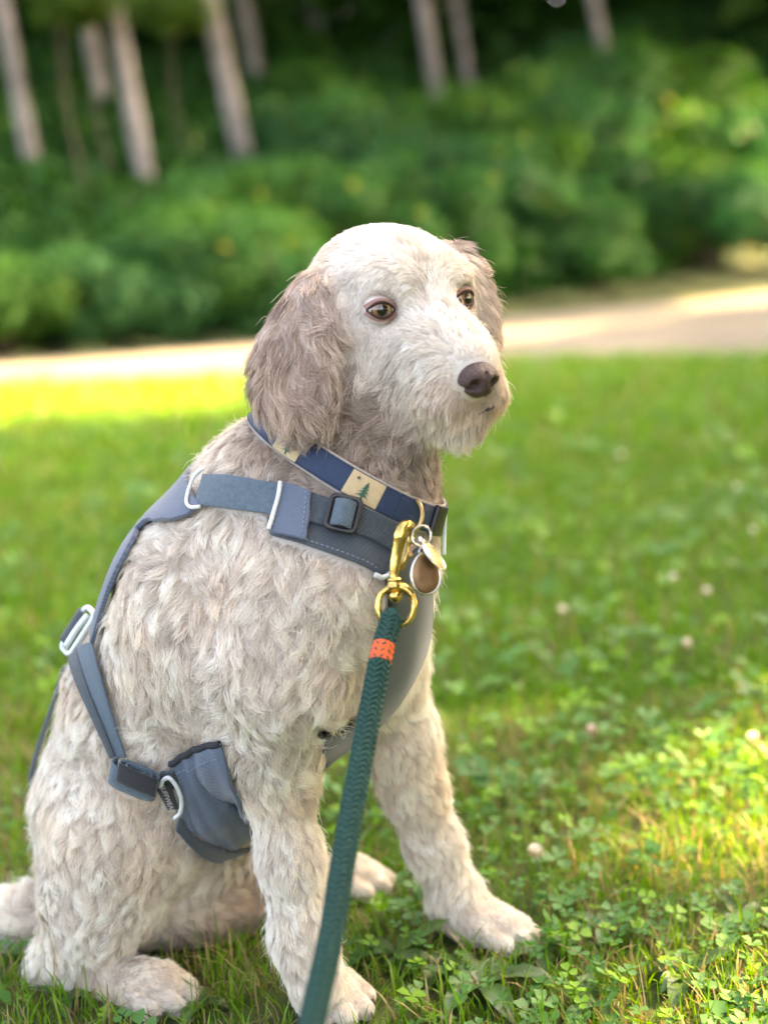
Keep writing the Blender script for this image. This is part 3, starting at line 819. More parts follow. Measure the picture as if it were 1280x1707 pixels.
# brass ring
brass_m = simple('brass', (.62, .42, .13), .22, metal=1.0, vary=.12, scale=90, bump=.15, bscale=500)
agedb_m = simple('aged_brass', (.46, .33, .14), .30, metal=1.0, vary=.15, scale=90)
RC = P(679, 860, hit(672, 852)[0] @ C_F - CAM @ C_F - .006)
rxx = nrm(cv(.80, .30, -.35)); ryy = nrm(cv(-.30, .80, .50)); ryy = nrm(ryy - rxx * (ryy @ rxx))
rp = np.array([RC + rxx * (.0128 * math.cos(a)) + ryy * (.0150 * math.sin(a)) for a in np.linspace(0, 2 * math.pi, 48, endpoint=False)])
CP.append(wire('ring', rp, .0019, agedb_m, closed=True, sp=False))
collar = tag(empty('collar', cpt(s_r, 0)), 'navy dog collar with tan pine tree patches and a brass ring', 'collar')
adopt(collar, *CP)

# --- tags on the ring
steel_m = simple('steel', (.62, .62, .60), .22, metal=1.0, vary=.1, scale=200)
bronze_m = simple('bronze_tag', (.20, .115, .055), .38, metal=.75, vary=.35, scale=70)
gold_m = simple('gold_tag', (.62, .47, .22), .25, metal=1.0, vary=.1, scale=150)
def ringpts(c, x, y, r, n=32): return np.array([c + x * (r * math.cos(a)) + y * (r * math.sin(a)) for a in np.linspace(0, 2 * math.pi, n, endpoint=False)])
sx, sy = nrm(cv(.9, .05, .4)), nrm(cv(0, 1, .1))
kr = wire('split_ring', ringpts(P(703, 893, 1.118), sx, sy, .0078), .0007, steel_m, closed=True, sp=False)
kr2 = wire('coil', ringpts(P(702, 894, 1.1165), sx, sy, .0078), .0007, steel_m, closed=True, sp=False)
e_ = tag(empty('key_ring', P(703, 893, 1.118)), 'small steel split ring hooked on the collar ring, holding the tags', 'key ring'); adopt(e_, kr, kr2)
def disc_tag(name, c, x, y, hx, hy, th, mat, rim, label, hole=True, egg=0.0):
    z = nrm(np.cross(x, y)); n = 40
    a = np.linspace(0, 2 * math.pi, n, endpoint=False)
    def ringv(sc, zo): return np.array([c + x * (hx * sc * math.cos(t) * (1 - egg * math.sin(t))) + y * (hy * sc * math.sin(t)) + z * zo for t in a])
    R_ = [ringv(.02, th * .62), ringv(.5, th * .60), ringv(.86, th * .52), ringv(.97, th * .3), ringv(1, 0), ringv(.97, -th * .3), ringv(.86, -th * .52), ringv(.02, -th * .62)]
    V = np.concatenate(R_); f = []
    for i in range(len(R_) - 1):
        for j in range(n): f.append((i * n + j, i * n + (j + 1) % n, (i + 1) * n + (j + 1) % n, (i + 1) * n + j))
    f.append(tuple(range(n - 1, -1, -1))); f.append(tuple((len(R_) - 1) * n + j for j in range(n)))
    d = mesh_np('disc', V, f, mat); GEAR.append(d)
    r_ = wire('rim', ringv(1.0, 0), th * .42, rim, closed=True, sp=False)
    l_ = wire('eyelet', ringpts(c + y * (hy + .0022), x, y, .0026, 20), .0008, rim, closed=True, sp=False)
    e = tag(empty(name, c), label, 'dog tag', 'tags hanging from the collar'); adopt(e, d, r_, l_); return e
tx_, ty_ = nrm(cv(.93, .12, .32)), nrm(cv(-.10, .99, .02)); ty_ = nrm(ty_ - tx_ * (ty_ @ tx_))
disc_tag('dog_tag', P(709, 957, 1.115), tx_, ty_, .0112, .0152, .0030, bronze_m, steel_m, 'dark bronze oval tag hanging below the collar ring', egg=.12)
tx_, ty_ = nrm(cv(.30, .20, .93)), nrm(cv(-.62, .78, 0)); ty_ = nrm(ty_ - tx_ * (ty_ @ tx_))
disc_tag('dog_tag', P(723, 927, 1.108), tx_, ty_, .0100, .0128, .0016, gold_m, steel_m, 'thin pale metal tag seen almost edge-on beside the bronze tag')

# --- leash: brass snap hook, braided rope, orange whipping
LP_ = []
d0 = 1.112
# hook body: from the swivel up, over the ring and back down to the gate
hk = spline([P(657, 972, d0), P(657, 950, d0), P(661, 925, d0), P(665, 905, d0 - .001), P(668, 888, d0 - .002), P(675, 876, d0), P(684, 878, d0 + .007), P(686, 892, d0 + .010), P(682, 906, d0 + .010)], 48)
hr = np.interp(np.linspace(0, 1, 48), [0, .06, .16, .45, .70, .85, 1], [.0046, .0034, .0042, .0054, .0042, .0036, .0024])
v, f = tube_np(hk, hr, 14); LP_.append(mesh_np('hook', v, f, brass_m))
v, f = tube_np([P(682, 903, d0 + .010), P(677, 925, d0 + .008), P(668, 950, d0 + .004)], [.0016, .0018, .0018], 10); LP_.append(mesh_np('gate', v, f, brass_m))
v, f = tube_np([P(687, 925, d0 + .006), P(678, 927, d0 + .007)], [.0022, .0014], 10); LP_.append(mesh_np('thumb_knob', v, f, agedb_m))
v, f = tube_np(spline([P(657, 962, d0), P(657, 966, d0), P(657, 972, d0), P(657, 977, d0), P(657, 981, d0)], 14), np.interp(np.linspace(0, 1, 14), [0, .2, .5, .8, 1], [.0042, .0056, .0050, .0062, .0050]), 16); LP_.append(mesh_np('swivel_collar', v, f, brass_m))
ey = spline([P(636, 1037, d0 - .001), P(630, 1015, d0 - .001), P(634, 992, d0), P(647, 981, d0), P(660, 978, d0), (P(674, 981, d0)), P(687, 994, d0), P(690, 1015, d0), P(682, 1033, d0 + .001), P(667, 1043, d0 + .002)], 48)
v, f = tube_np(ey, np.interp(np.linspace(0, 1, 48), [0, .3, .5, .7, 1], [.0024, .0027, .0040, .0027, .0024]), 12); LP_.append(mesh_np('swivel_eye', v, f, brass_m))
v, f = tube_np([P(659, 984, d0), P(659, 990, d0), P(659, 996, d0), P(659, 1002, d0), P(659, 1005, d0)], [.0030, .0050, .0052, .0036, .0008], 14); LP_.append(mesh_np('swivel_rivet', v, f, brass_m))
# rope path: down and towards the camera, then to the grass in front of the frame
rope_path = spline([P(655, 1018, 1.112), P(650, 1040, 1.106), P(637, 1085, 1.09), P(618, 1180, 1.07), P(598, 1290, 1.04), P(573, 1430, 1.00), P(552, 1560, .965), P(521, 1700, .925), P(490, 1850, .88), P(450, 2010, .83), P(400, 2160, .78)], 1500)
ra_ = np.concatenate([[0], np.cumsum(np.linalg.norm(np.diff(rope_path, axis=0), axis=1))])
RL = ra_[-1]; nr = 1100
rs = np.linspace(0, RL, nr); RPATH = np.stack([np.interp(rs, ra_, rope_path[:, i]) for i in range(3)], 1)
RPATH[:, 2] = np.maximum(RPATH[:, 2], .012)
tt = np.gradient(RPATH, axis=0); tt /= np.linalg.norm(tt, axis=1, keepdims=True)
xx_ = np.cross(tt, C_U + .01); xx_ = np.cross(tt, np.tile(C_F, (nr, 1))); xx_ /= np.linalg.norm(xx_, axis=1, keepdims=True); yy_ = np.cross(tt, xx_)
RR = .0077
def rope_mat():
    mt, t, b = mat_new('rope_green')
    tc = N(t, 'ShaderNodeTexCoord'); no = N(t, 'ShaderNodeTexNoise'); no.inputs['Scale'].default_value = 700; no.inputs['Detail'].default_value = 4
    t.links.new(tc.outputs['Object'], no.inputs['Vector'])
    t.links.new(ramp(t, no.outputs[0], [(.3, (.006, .034, .026)), (.7, (.020, .080, .062))]), b.inputs['Base Color'])
    b.inputs['Roughness'].default_value = .7; b.inputs['Specular IOR Level'].default_value = .25
    return mt
rope_m = rope_mat()
NC, PIT = 10, .046
V_, F_ = [], []; kb = 0
for hand in (1, -1):
    for c in range(NC):
        ph = hand * 2 * math.pi * rs / PIT + 2 * math.pi * c / NC
        # crossings with the NC opposite strands: over two, under two
        cross = (2 * hand * (2 * math.pi * rs / PIT) + 2 * math.pi * c / NC) * NC / (2 * math.pi)
        over = np.sin(math.pi * cross / 2 + (0 if hand > 0 else math.pi) + c * math.pi / 2 * (1 if hand > 0 else 1))
        r = RR - .0010 + .0009 * over
        grow_ = np.clip(rs / .006, .25, 1)
        pth = RPATH + (xx_ * np.cos(ph)[:, None] + yy_ * np.sin(ph)[:, None]) * (r * grow_)[:, None]
        v, f = tube_np(pth, .00150, 5, caps=False)
        V_.append(v); F_.append(np.array(f) + kb); kb += len(v)
v, f = tube_np(RPATH[::6], RR - .0022, 12, caps=False); V_.append(v); F_.append(np.array(f) + kb)
LP_.append(tag(mesh_np('braid', np.concatenate(V_), np.concatenate(F_), rope_m), kind='stuff'))
orange_m = simple('orange_cord', (.85, .13, .03), .6, vary=.12, scale=400)
i0, i1 = np.searchsorted(rs, .032), np.searchsorted(rs, .0455)
hs = np.linspace(rs[i0], rs[i1], 420); turns = 11
ctr = np.stack([np.interp(hs, rs, RPATH[:, k]) for k in range(3)], 1); hx = np.stack([np.interp(hs, rs, xx_[:, k]) for k in range(3)], 1); hy = np.stack([np.interp(hs, rs, yy_[:, k]) for k in range(3)], 1)
an = np.linspace(0, turns * 2 * math.pi, 420)
v, f = tube_np(ctr + (hx * np.cos(an)[:, None] + hy * np.sin(an)[:, None]) * (RR + .0004), .00068, 6); LP_.append(mesh_np('whipping', v, f, orange_m))
leash = tag(empty('leash', RPATH[0]), 'dark green braided rope leash with orange whipping and a brass snap hook', 'leash')
adopt(leash, *LP_); GEAR += LP_

#== SECTION coat
# ------------------------------------------------------------------ the dog's coat: combed, waving, clumped strands grown from the body
NH = 390000
#            root colour          tip colour
HCOL = np.array([
    [(.80, .70, .57), (.965, .91, .81)],     # 0 flank and chest: cream
    [(.86, .77, .63), (.97, .92, .82)],      # 1 legs: pale cream
    [(.30, .225, .165), (.64, .53, .42)],     # 2 neck: taupe, darkened further for the shadow under the jaw
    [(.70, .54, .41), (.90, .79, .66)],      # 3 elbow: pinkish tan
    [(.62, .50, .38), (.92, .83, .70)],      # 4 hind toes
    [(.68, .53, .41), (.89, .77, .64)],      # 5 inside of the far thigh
    [(.90, .83, .71), (.975, .94, .86)],     # 6 face: near white
    [(.76, .60, .43), (.93, .845, .72)],     # 7 lips: stained tan
    [(.30, .205, .155), (.84, .71, .59)],    # 8 ears: brown with pale tips
])
tri = BV[BT]; fn_ = np.cross(tri[:, 1] - tri[:, 0], tri[:, 2] - tri[:, 0]); ar = np.linalg.norm(fn_, axis=1) * .5
fn_ /= np.linalg.norm(fn_, axis=1, keepdims=True) + 1e-12
# outward vertex normals
vn = np.zeros_like(BV)
for j in range(3): np.add.at(vn, BT[:, j], fn_ * ar[:, None])
vn /= np.linalg.norm(vn, axis=1, keepdims=True) + 1e-12
if ((BV - BV.mean(0)) * vn).sum(1).mean() < 0: vn = -vn; fn_ = -fn_
def hair_field(X):
    """blend the hair description of the masses around each point"""
    Wt = np.zeros(len(X)); L = np.zeros(len(X)); D = np.zeros((len(X), 3)); C = np.zeros((len(X), 2, 3)); Wv = np.zeros(len(X)); U = np.zeros(len(X))
    for p in PR:
        lo, hi = prim_box(p); m_ = ((X > lo - .04) & (X < hi + .04)).all(1)
        if not m_.any(): continue
        w = np.exp(-np.maximum(prim_dist(p, X[m_]) + .004, 0) / .007) + 1e-9
        h = p['h']; Wt[m_] += w; L[m_] += w * h['L']; D[m_] += w[:, None] * nrm(cv(*h['D'])); C[m_] += w[:, None, None] * HCOL[h['C']]; Wv[m_] += w * h['W']; U[m_] += w * h['U']
    Wt = np.maximum(Wt, 1e-9)
    return L / Wt, D / Wt[:, None], C / Wt[:, None, None], Wv / Wt, U / Wt
vL, _, vC, _, _ = hair_field(BV)
sa = body_o.data.attributes.new('tint', 'FLOAT_COLOR', 'POINT')
sa.data.foreach_set('color', np.concatenate([np.clip(vC.mean(1) * .62, 0, 1), np.ones((len(BV), 1))], 1).astype(np.float32).ravel())  # fur tone darkened on the skin: shade put in for depth between strands
tl = np.maximum(vL[BT].mean(1), .005)
facing = (fn_ @ VIEW)
wgt = ar * (.02 / tl) ** 1.15 * np.where(facing < -.35, .45, 1.0)
def sample(n, w):
    ti = rng.choice(len(BT), n, p=w / w.sum()); r1 = np.sqrt(rng.random(n)); r2 = rng.random(n)
    b = np.stack([1 - r1, r1 * (1 - r2), r1 * r2], 1)
    X = (BV[BT[ti]] * b[..., None]).sum(1); n_ = (vn[BT[ti]] * b[..., None]).sum(1)
    return X, n_ / (np.linalg.norm(n_, axis=1, keepdims=True) + 1e-12)
from mathutils import noise as mn
K = 7
sv = np.linspace(0, 1, K)
def shape(X, n_, L, D, Wv, U, ang, ph, fr, flip):
    """centre line of strands (m,K,3)"""
    t = D - n_ * (D * n_).sum(1)[:, None]; tn = np.linalg.norm(t, axis=1, keepdims=True)
    t = np.where(tn > .05, t / np.maximum(tn, 1e-6), np.cross(n_, C_R)); t /= np.linalg.norm(t, axis=1, keepdims=True) + 1e-12
    b = np.cross(n_, t)
    ca_, sa_ = np.cos(ang)[:, None], np.sin(ang)[:, None]
    t, b = t * ca_ + b * sa_, b * ca_ - t * sa_
    pts = np.zeros((len(X), K, 3)); pts[:, 0] = X; p = X.copy()
    for k in range(1, K):
        s = sv[k] - .5 / (K - 1)
        lift = U * (1.75 - 1.75 * s)
        d = t * (1 - .35 * U)[:, None] + n_ * lift[:, None] + np.array((0, 0, -.10 * s))
        d += b * (Wv * .62 * np.cos(2 * math.pi * fr * s + ph) * flip)[:, None] + n_ * (Wv * .24 * np.sin(2 * math.pi * fr * s + ph + .8))[:, None]
        d /= np.linalg.norm(d, axis=1, keepdims=True)
        p = p + d * (L / (K - 1))[:, None]; pts[:, k] = p
    return pts
# clump guides
NCl = 8500
cX, cN = sample(NCl, wgt); cL, cD, cC, cW, cU = hair_field(cX)
def fld(X, sc, off): return np.array([mn.noise(Vector(x * sc + off)) for x in X])
n1 = fld(cX, 17, np.array((3, 1, 7.))); n2 = fld(cX, 55, np.array((9, 4, 2.))); n3 = fld(cX, 16, np.array((5, 8, 1.))); n4 = fld(cX, 90, np.array((1, 2, 3.)))
cang = cW * (2.2 * n1 + .9 * n2) + rng.normal(0, .04 + .12 * cW)
cph = rng.random(NCl) * 1.6 + n1 * 7; cfr = rng.uniform(.45, .85, NCl) * np.clip(cL / .020, .4, 1.25); cfl = np.where(n3 + .5 * rng.normal(size=NCl) > 0, 1., -1.)
cLen = cL * rng.uniform(.75, 1.2, NCl) * (1 + .35 * n3)
cP = shape(cX, cN, cLen, cD, cW, cU, cang, cph, cfr, cfl)
ctone = 1 + .20 * n4 + .10 * n2 + rng.normal(0, .08, NCl) * np.clip(cL / .016, .3, 1)
ctone = np.clip(ctone, .76, 1.10)
kd = KDTree(NCl)
for i, x in enumerate(cX): kd.insert(x, i)
kd.balance()
# strands
X, Nn = sample(NH, wgt)
hL, hD, hC, hW, hU = hair_field(X)
own = np.empty(NH, np.int64)
for i, x in enumerate(X): own[i] = kd.find(x)[1]
same = (Nn * cN[own]).sum(1) > .35
hLen = hL * rng.uniform(.7, 1.12, NH)
ok = np.ones(NH, bool)
# around the eyes, nose and mouth: shorter or none
for e in EYE:
    d = np.linalg.norm(X - e, axis=1); ok &= d > ER + .0004
    hLen *= np.clip((d - ER) / .022, .30, 1)
    red = np.exp(-np.maximum(d - ER, 0) / .007)[:, None, None]
    hC = hC * (1 - .55 * red) + np.array((.44, .26, .20)) * .55 * red
no_c = H(.134, -.002, -.048); d = np.linalg.norm((X - no_c), axis=1)
ok &= d > .0168; hLen *= np.clip((d - .011) / .02, .3, 1)
nb_ = np.exp(-np.maximum(d - .016, 0) / .010)[:, None, None] * ((X - no_c) @ HU < .004)[:, None, None]; hC = hC * (1 - .5 * nb_) + np.array((.40, .25, .17)) * .5 * nb_
dm = np.min(np.stack([np.linalg.norm(X - q, axis=1) for q in MOUTH], 1), axis=1)
ok &= dm > .0010; hLen *= np.clip(dm / .010, .7, 1)
st_ = .55 * np.exp(-dm / .009)[:, None, None]; hC = hC * (1 - st_) + np.array((.50, .32, .20)) * st_
# tan shade round the ear root, pale top of the ear
# straps press the coat flat and part it
gv, gf, k0 = [], [], 0
for o in GEAR:
    if o.parent is leash or o.parent is None: continue
    nvv = np.empty(len(o.data.vertices) * 3, np.float32); o.data.vertices.foreach_get('co', nvv); nvv = nvv.reshape(-1, 3)
    gv += [tuple(map(float, q)) for q in nvv]; gf += [tuple(v_ + k0 for v_ in p_.vertices) for p_ in o.data.polygons]; k0 += len(nvv)
GBVH = BVHTree.FromPolygons(gv, gf)
fly = rng.random(NH) < .035
hang = cang[own] + rng.normal(0, .10, NH) + fly * rng.normal(0, .5, NH); hLen = hLen * np.where(fly, 1.3, 1.0); hU = hU * np.where(fly, 1.7, 1.0)
Pp = shape(X, Nn, hLen, hD, hW, hU, hang, cph[own] + rng.normal(0, .25, NH), cfr[own], cfl[own])
cl = (np.clip(rng.normal(.44, .17, NH), .05, .9) * same)[:, None, None]
cl *= np.clip(hL / .016, .35, 1)[:, None, None] * np.where(fly, .15, 1.0)[:, None, None]
tgt = cP[own] * np.clip(1, 0, 1)
# follow the guide's curve at the strand's own length
ratio = np.clip(hLen / cLen[own], 0, 1)[:, None] * sv[None]
fi = ratio * (K - 1); i0_ = np.minimum(fi.astype(int), K - 2); ff = (fi - i0_)[..., None]
rows = np.arange(NH)[:, None]
tgt = cP[own][rows, i0_] * (1 - ff) + cP[own][rows, i0_ + 1] * ff
near_ok = (np.linalg.norm(tgt[:, 0] - X, axis=1) < .016)[:, None, None]
Pp = Pp + (tgt - Pp) * cl * near_ok * (sv ** 1.15)[None, :, None]
Pp[:, 1:] += rng.normal(0, 1, (NH, 1, 3)) * (hLen * .045)[:, None, None] * sv[None, 1:, None]
for i in range(NH):
    if not ok[i]: continue
    x = Vector(X[i]); r_ = GBVH.find_nearest(x, .034)
    if r_[0] is None: continue
    w_ = np.array(r_[0]) - X[i]; dd = r_[3]
    if dd < .0135 and (w_ @ Nn[i]) > .985 * dd and rng.random() < .97: ok[i] = False; continue
    tip = Pp[i, -1] - X[i]; tl_ = np.linalg.norm(tip)
    h_ = GBVH.ray_cast(x + Vector(Nn[i] * .0005), Vector(tip / tl_), tl_ + .002)
    if h_[0] is None:
        mid = Pp[i, 3] - X[i]; tm = np.linalg.norm(mid); h_ = GBVH.ray_cast(x, Vector(mid / tm), tm)
    if h_[0] is not None:
        fr_ = max(.15, (h_[3] - .002) / tl_)
        if fr_ < .3: ok[i] = False
        else: Pp[i] = X[i] + (Pp[i] - X[i]) * fr_
Pp[..., 2] = np.maximum(Pp[..., 2], .002)
# colours
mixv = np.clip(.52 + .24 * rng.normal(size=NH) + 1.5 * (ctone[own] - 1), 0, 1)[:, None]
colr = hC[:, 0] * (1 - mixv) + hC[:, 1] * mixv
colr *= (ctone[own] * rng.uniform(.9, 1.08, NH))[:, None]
tanv = np.clip(.9 * n3[own] + .45 * n1[own] - .05, 0, .5)[:, None] * .75; colr = colr * (1 - tanv) + colr * np.array((.95, .80, .64)) * tanv      # warm tan drifts through the coat
sel = np.nonzero(ok)[0]
NS = len(sel)
hc = bpy.data.hair_curves.new('coat'); hc.add_curves([K] * NS)
hc.attributes['position'].data.foreach_set('vector', np.ascontiguousarray(Pp[sel], np.float32).ravel()) if 'position' in hc.attributes else hc.points.foreach_set('position', np.ascontiguousarray(Pp[sel], np.float32).ravel())
ra = hc.attributes.get('radius') or hc.attributes.new('radius', 'FLOAT', 'POINT')
thick = np.interp(hL[sel], [.008, .02], [.00013, .000165]) * rng.uniform(.75, 1.25, NS)
ra.data.foreach_set('value', (thick[:, None] * np.array([1, 1, .97, .9, .78, .58, .22])[None]).astype(np.float32).ravel())
ca2 = hc.attributes.new('tint', 'FLOAT_COLOR', 'CURVE')
ca2.data.foreach_set('color', np.concatenate([np.clip(colr[sel], .01, .95), np.ones((NS, 1))], 1).astype(np.float32).ravel())
def fur_mat():
    mt = bpy.data.materials.new('dog_fur'); mt.use_nodes = True; t = mt.node_tree; t.nodes.clear()
    out = N(t, 'ShaderNodeOutputMaterial'); at = N(t, 'ShaderNodeAttribute', attribute_name='tint')
    hi = N(t, 'ShaderNodeHairInfo')
    mx = N(t, 'ShaderNodeMix', data_type='RGBA', blend_type='MULTIPLY'); mx.inputs['Factor'].default_value = 1
    t.links.new(at.outputs['Color'], mx.inputs['A'])
    t.links.new(ramp(t, hi.outputs['Intercept'], [(0, (.62, .55, .50)), (.55, (1, 1, 1))]), mx.inputs['B'])  # fur's darker roots, deepened to stand in for shade inside the coat
    df = N(t, 'ShaderNodeBsdfPrincipled'); df.inputs['Roughness'].default_value = .42; df.inputs['Specular IOR Level'].default_value = .40
    t.links.new(mx.outputs['Result'], df.inputs['Base Color'])
    tr = N(t, 'ShaderNodeBsdfTranslucent'); t.links.new(mx.outputs['Result'], tr.inputs[0])
    m1 = N(t, 'ShaderNodeMixShader'); m1.inputs[0].default_value = .26
    t.links.new(df.outputs[0], m1.inputs[1]); t.links.new(tr.outputs[0], m1.inputs[2]); t.links.new(m1.outputs[0], out.inputs[0])
    return mt
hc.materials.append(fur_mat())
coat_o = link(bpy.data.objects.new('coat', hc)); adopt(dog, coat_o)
S.cycles_curves.shape = 'RIBBONS'; S.cycles_curves.subdivisions = 2

#== SECTION lawn
# ------------------------------------------------------------------ lawn, road, bank
def leaf_mat(name, rough=.5, trans=.35, spec=.4):
    """leaf whose colour is stored per leaf; lets light through"""
    mt = bpy.data.materials.new(name); mt.use_nodes = True; t = mt.node_tree; t.nodes.clear()
    out = N(t, 'ShaderNodeOutputMaterial'); at = N(t, 'ShaderNodeAttribute', attribute_name='tint')
    df = N(t, 'ShaderNodeBsdfPrincipled'); df.inputs['Roughness'].default_value = rough; df.inputs['Specular IOR Level'].default_value = spec
    t.links.new(at.outputs['Color'], df.inputs['Base Color'])
    hs = N(t, 'ShaderNodeHueSaturation'); hs.inputs['Saturation'].default_value = 1.15; hs.inputs['Value'].default_value = 1.25
    t.links.new(at.outputs['Color'], hs.inputs['Color'])
    tr = N(t, 'ShaderNodeBsdfTranslucent'); t.links.new(hs.outputs[0], tr.inputs[0])
    m1 = N(t, 'ShaderNodeMixShader'); m1.inputs[0].default_value = trans
    t.links.new(df.outputs[0], m1.inputs[1]); t.links.new(tr.outputs[0], m1.inputs[2]); t.links.new(m1.outputs[0], out.inputs[0])
    return mt
def tint(o, cols):
    """per-vertex colours (n,3)"""
    a = o.data.attributes.new('tint', 'FLOAT_COLOR', 'POINT')
    a.data.foreach_set('color', np.concatenate([np.clip(cols, 0, 1), np.ones((len(cols), 1))], 1).astype(np.float32).ravel())
def surf_mat(name, stops, scale, rough=.9, bump=.3, bscale=200, detail=8):
    mt, t, b = mat_new(name); tc = N(t, 'ShaderNodeTexCoord'); no = N(t, 'ShaderNodeTexNoise'); no.inputs['Scale'].default_value = scale; no.inputs['Detail'].default_value = detail
    t.links.new(tc.outputs['Object'], no.inputs['Vector']); t.links.new(ramp(t, no.outputs[0], stops), b.inputs['Base Color'])
    n2 = N(t, 'ShaderNodeTexNoise'); n2.inputs['Scale'].default_value = bscale; t.links.new(tc.outputs['Object'], n2.inputs['Vector'])
    bp = N(t, 'ShaderNodeBump'); bp.inputs['Strength'].default_value = bump; bp.inputs['Distance'].default_value = .01
    t.links.new(n2.outputs[0], bp.inputs['Height']); t.links.new(bp.outputs[0], b.inputs['Normal'])
    b.inputs['Roughness'].default_value = rough; b.inputs['Specular IOR Level'].default_value = .2
    return mt
soil_m = surf_mat('lawn_soil', [(.3, (.035, .045, .014)), (.5, (.06, .085, .022)), (.7, (.10, .095, .045))], 9)
road_m = surf_mat('worn_road', [(.3, (.135, .122, .10)), (.6, (.185, .168, .135)), (.8, (.23, .20, .155))], 1.6, .9, .4, 60)
bank_m = surf_mat('bank_leaf_litter', [(.3, (.03, .035, .014)), (.55, (.055, .075, .022)), (.75, (.10, .085, .045))], 2.5)
lawn = tag(mesh_np('lawn', [(-90, -60, 0), (90, -60, 0), (90, 120, 0), (-90, 120, 0)], [(0, 1, 2, 3)], soil_m), kind='structure')
NE = np.array([ground(*p) for p in ((0, 641), (410, 627), (840, 603), (1280, 594))])[:, :2]
FE = np.array([ground(*p) for p in ((0, 605), (410, 574), (835, 531), (1280, 489))])[:, :2]
def edge(E, k):
    """road edge: smooth through the seen points, straight on beyond them"""
    a = (E[0] - E[1]) / np.linalg.norm(E[0] - E[1]); b = (E[-1] - E[-2]) / np.linalg.norm(E[-1] - E[-2])
    return np.concatenate([[E[0] + a * t_ for t_ in np.linspace(k, k / 10, 10)], spline(E, 40), [E[-1] + b * t_ for t_ in np.linspace(k / 10, k, 10)]])
ns, fs = edge(NE, 26), edge(FE, 30)
for e_, amp in ((ns, .05), (fs, .06)):
    e_[:, 1] += amp * np.sin(np.arange(60) * 2.1) + amp * .6 * np.sin(np.arange(60) * 4.7)
V = np.concatenate([np.c_[ns, np.full(60, .006)], np.c_[fs, np.full(60, .006)]])
road = tag(mesh_np('road', V, [(i, i + 1, 61 + i, 60 + i) for i in range(59)], road_m), kind='structure')
# bank: rises beyond the far edge of the road
nrm2 = np.array((-(fs[-1] - fs[0])[1], (fs[-1] - fs[0])[0])); nrm2 /= np.linalg.norm(nrm2)
if nrm2[1] < 0: nrm2 = -nrm2
QS = np.array([.0, .4, 1.0, 1.8, 2.8, 4, 6, 9, 13, 18, 26, 40, 60.]); QZ = np.array([.002, .03, .10, .30, .75, 1.35, 2.2, 3.4, 4.8, 6.2, 8, 11, 14])
def bank_z(p):
    q = min(max(float((np.asarray(p[:2]) - FE[1]) @ nrm2), 0), 60)   # distance beyond the road's far edge, roughly
    j = int(np.argmin(np.linalg.norm(fs - np.asarray(p[:2]), axis=1)))
    q = max(float((np.asarray(p[:2]) - fs[j]) @ nrm2), 0)
    return float(np.interp(q, QS, QZ))
BG = np.array([[np.r_[fs[i] + nrm2 * q, z + .05 * math.sin(i * 1.7 + q)] for q, z in zip(QS, QZ)] for i in range(60)]); BG[:, 0, 2] = .003
I = np.arange(60 * len(QS)).reshape(60, -1)
bank = tag(mesh_np('bank', BG.reshape(-1, 3), np.stack([I[:-1, :-1], I[1:, :-1], I[1:, 1:], I[:-1, 1:]], -1).reshape(-1, 4), bank_m), kind='structure')

# --- grass
def on_road(p):
    y0 = np.interp(p[:, 0], ns[:, 0], ns[:, 1]); return p[:, 1] > y0 - .02
def blades(n, ylo, yhi, hmean, wmean, spread, bend, dry, xm=None):
    y = ylo + (yhi - ylo) * rng.random(n) ** .9; x = (rng.random(n) * 2 - 1) * (y * .44 + .60)
    p = np.stack([x, y, np.zeros(n)], 1); p = p[~on_road(p)]
    n = len(p)
    clumpn = np.array([mn.noise(Vector((a * 3.1, b * 3.1, 0))) for a, b in p[:, :2]])
    fine = np.array([mn.noise(Vector((a * 14, b * 14, 5))) for a, b in p[:, :2]])
    keep = rng.random(n) < np.clip(.75 + .5 * fine, .2, 1); p, clumpn, fine = p[keep], clumpn[keep], fine[keep]; n = len(p)
    h = hmean * rng.lognormal(0, .32, n) * (1 + .35 * clumpn); w = wmean * rng.uniform(.6, 1.4, n)
    az = rng.random(n) * 2 * math.pi; lean = rng.uniform(.05, 1.0, n) * bend
    d = np.stack([np.cos(az), np.sin(az), 0 * az], 1); side = np.stack([-np.sin(az), np.cos(az), 0 * az], 1)
    tw = rng.normal(0, .5, n); side = side * np.cos(tw)[:, None] + d * np.sin(tw)[:, None]
    rows = []
    for t_, ww in ((0, .85), (.4, 1.0), (.75, .7), (1.0, .05)):
        c = p + d * (h * lean * t_ ** 1.8)[:, None]; c[:, 2] = h * (t_ - .35 * lean * t_ ** 2)
        rows += [c - side * (w * ww * .5)[:, None], c + side * (w * ww * .5)[:, None]]
    V = np.stack(rows, 1)
    base = np.arange(n)[:, None] * 8
    F = np.concatenate([base + np.array(q) for q in ((0, 1, 3, 2), (2, 3, 5, 4), (4, 5, 7, 6))])
    g0, g1 = np.array((.064, .182, .010)), np.array((.150, .300, .022))
    m_ = np.clip(rng.random(n) * .7 + .25 + .35 * clumpn, 0, 1)[:, None]; c = g0 * (1 - m_) + g1 * m_
    dr = rng.random(n) < dry * np.clip(1 + 1.6 * clumpn + .8 * fine, .15, 3); c[dr] = np.array((.34, .27, .12)) * rng.uniform(.6, 1.15, (dr.sum(), 1))
    c = np.repeat(c[:, None], 8, 1); c[:, :2] *= np.array((1.15, .95, .9)) 
    return V, F, c
parts = [blades(82000, .72, 2.1, .026, .0020, 0, 1.0, .22), blades(90000, 2.0, 4.6, .034, .0038, 0, .9, .10), blades(66000, 4.5, 10.5, .055, .0085, 0, .9, .08)]
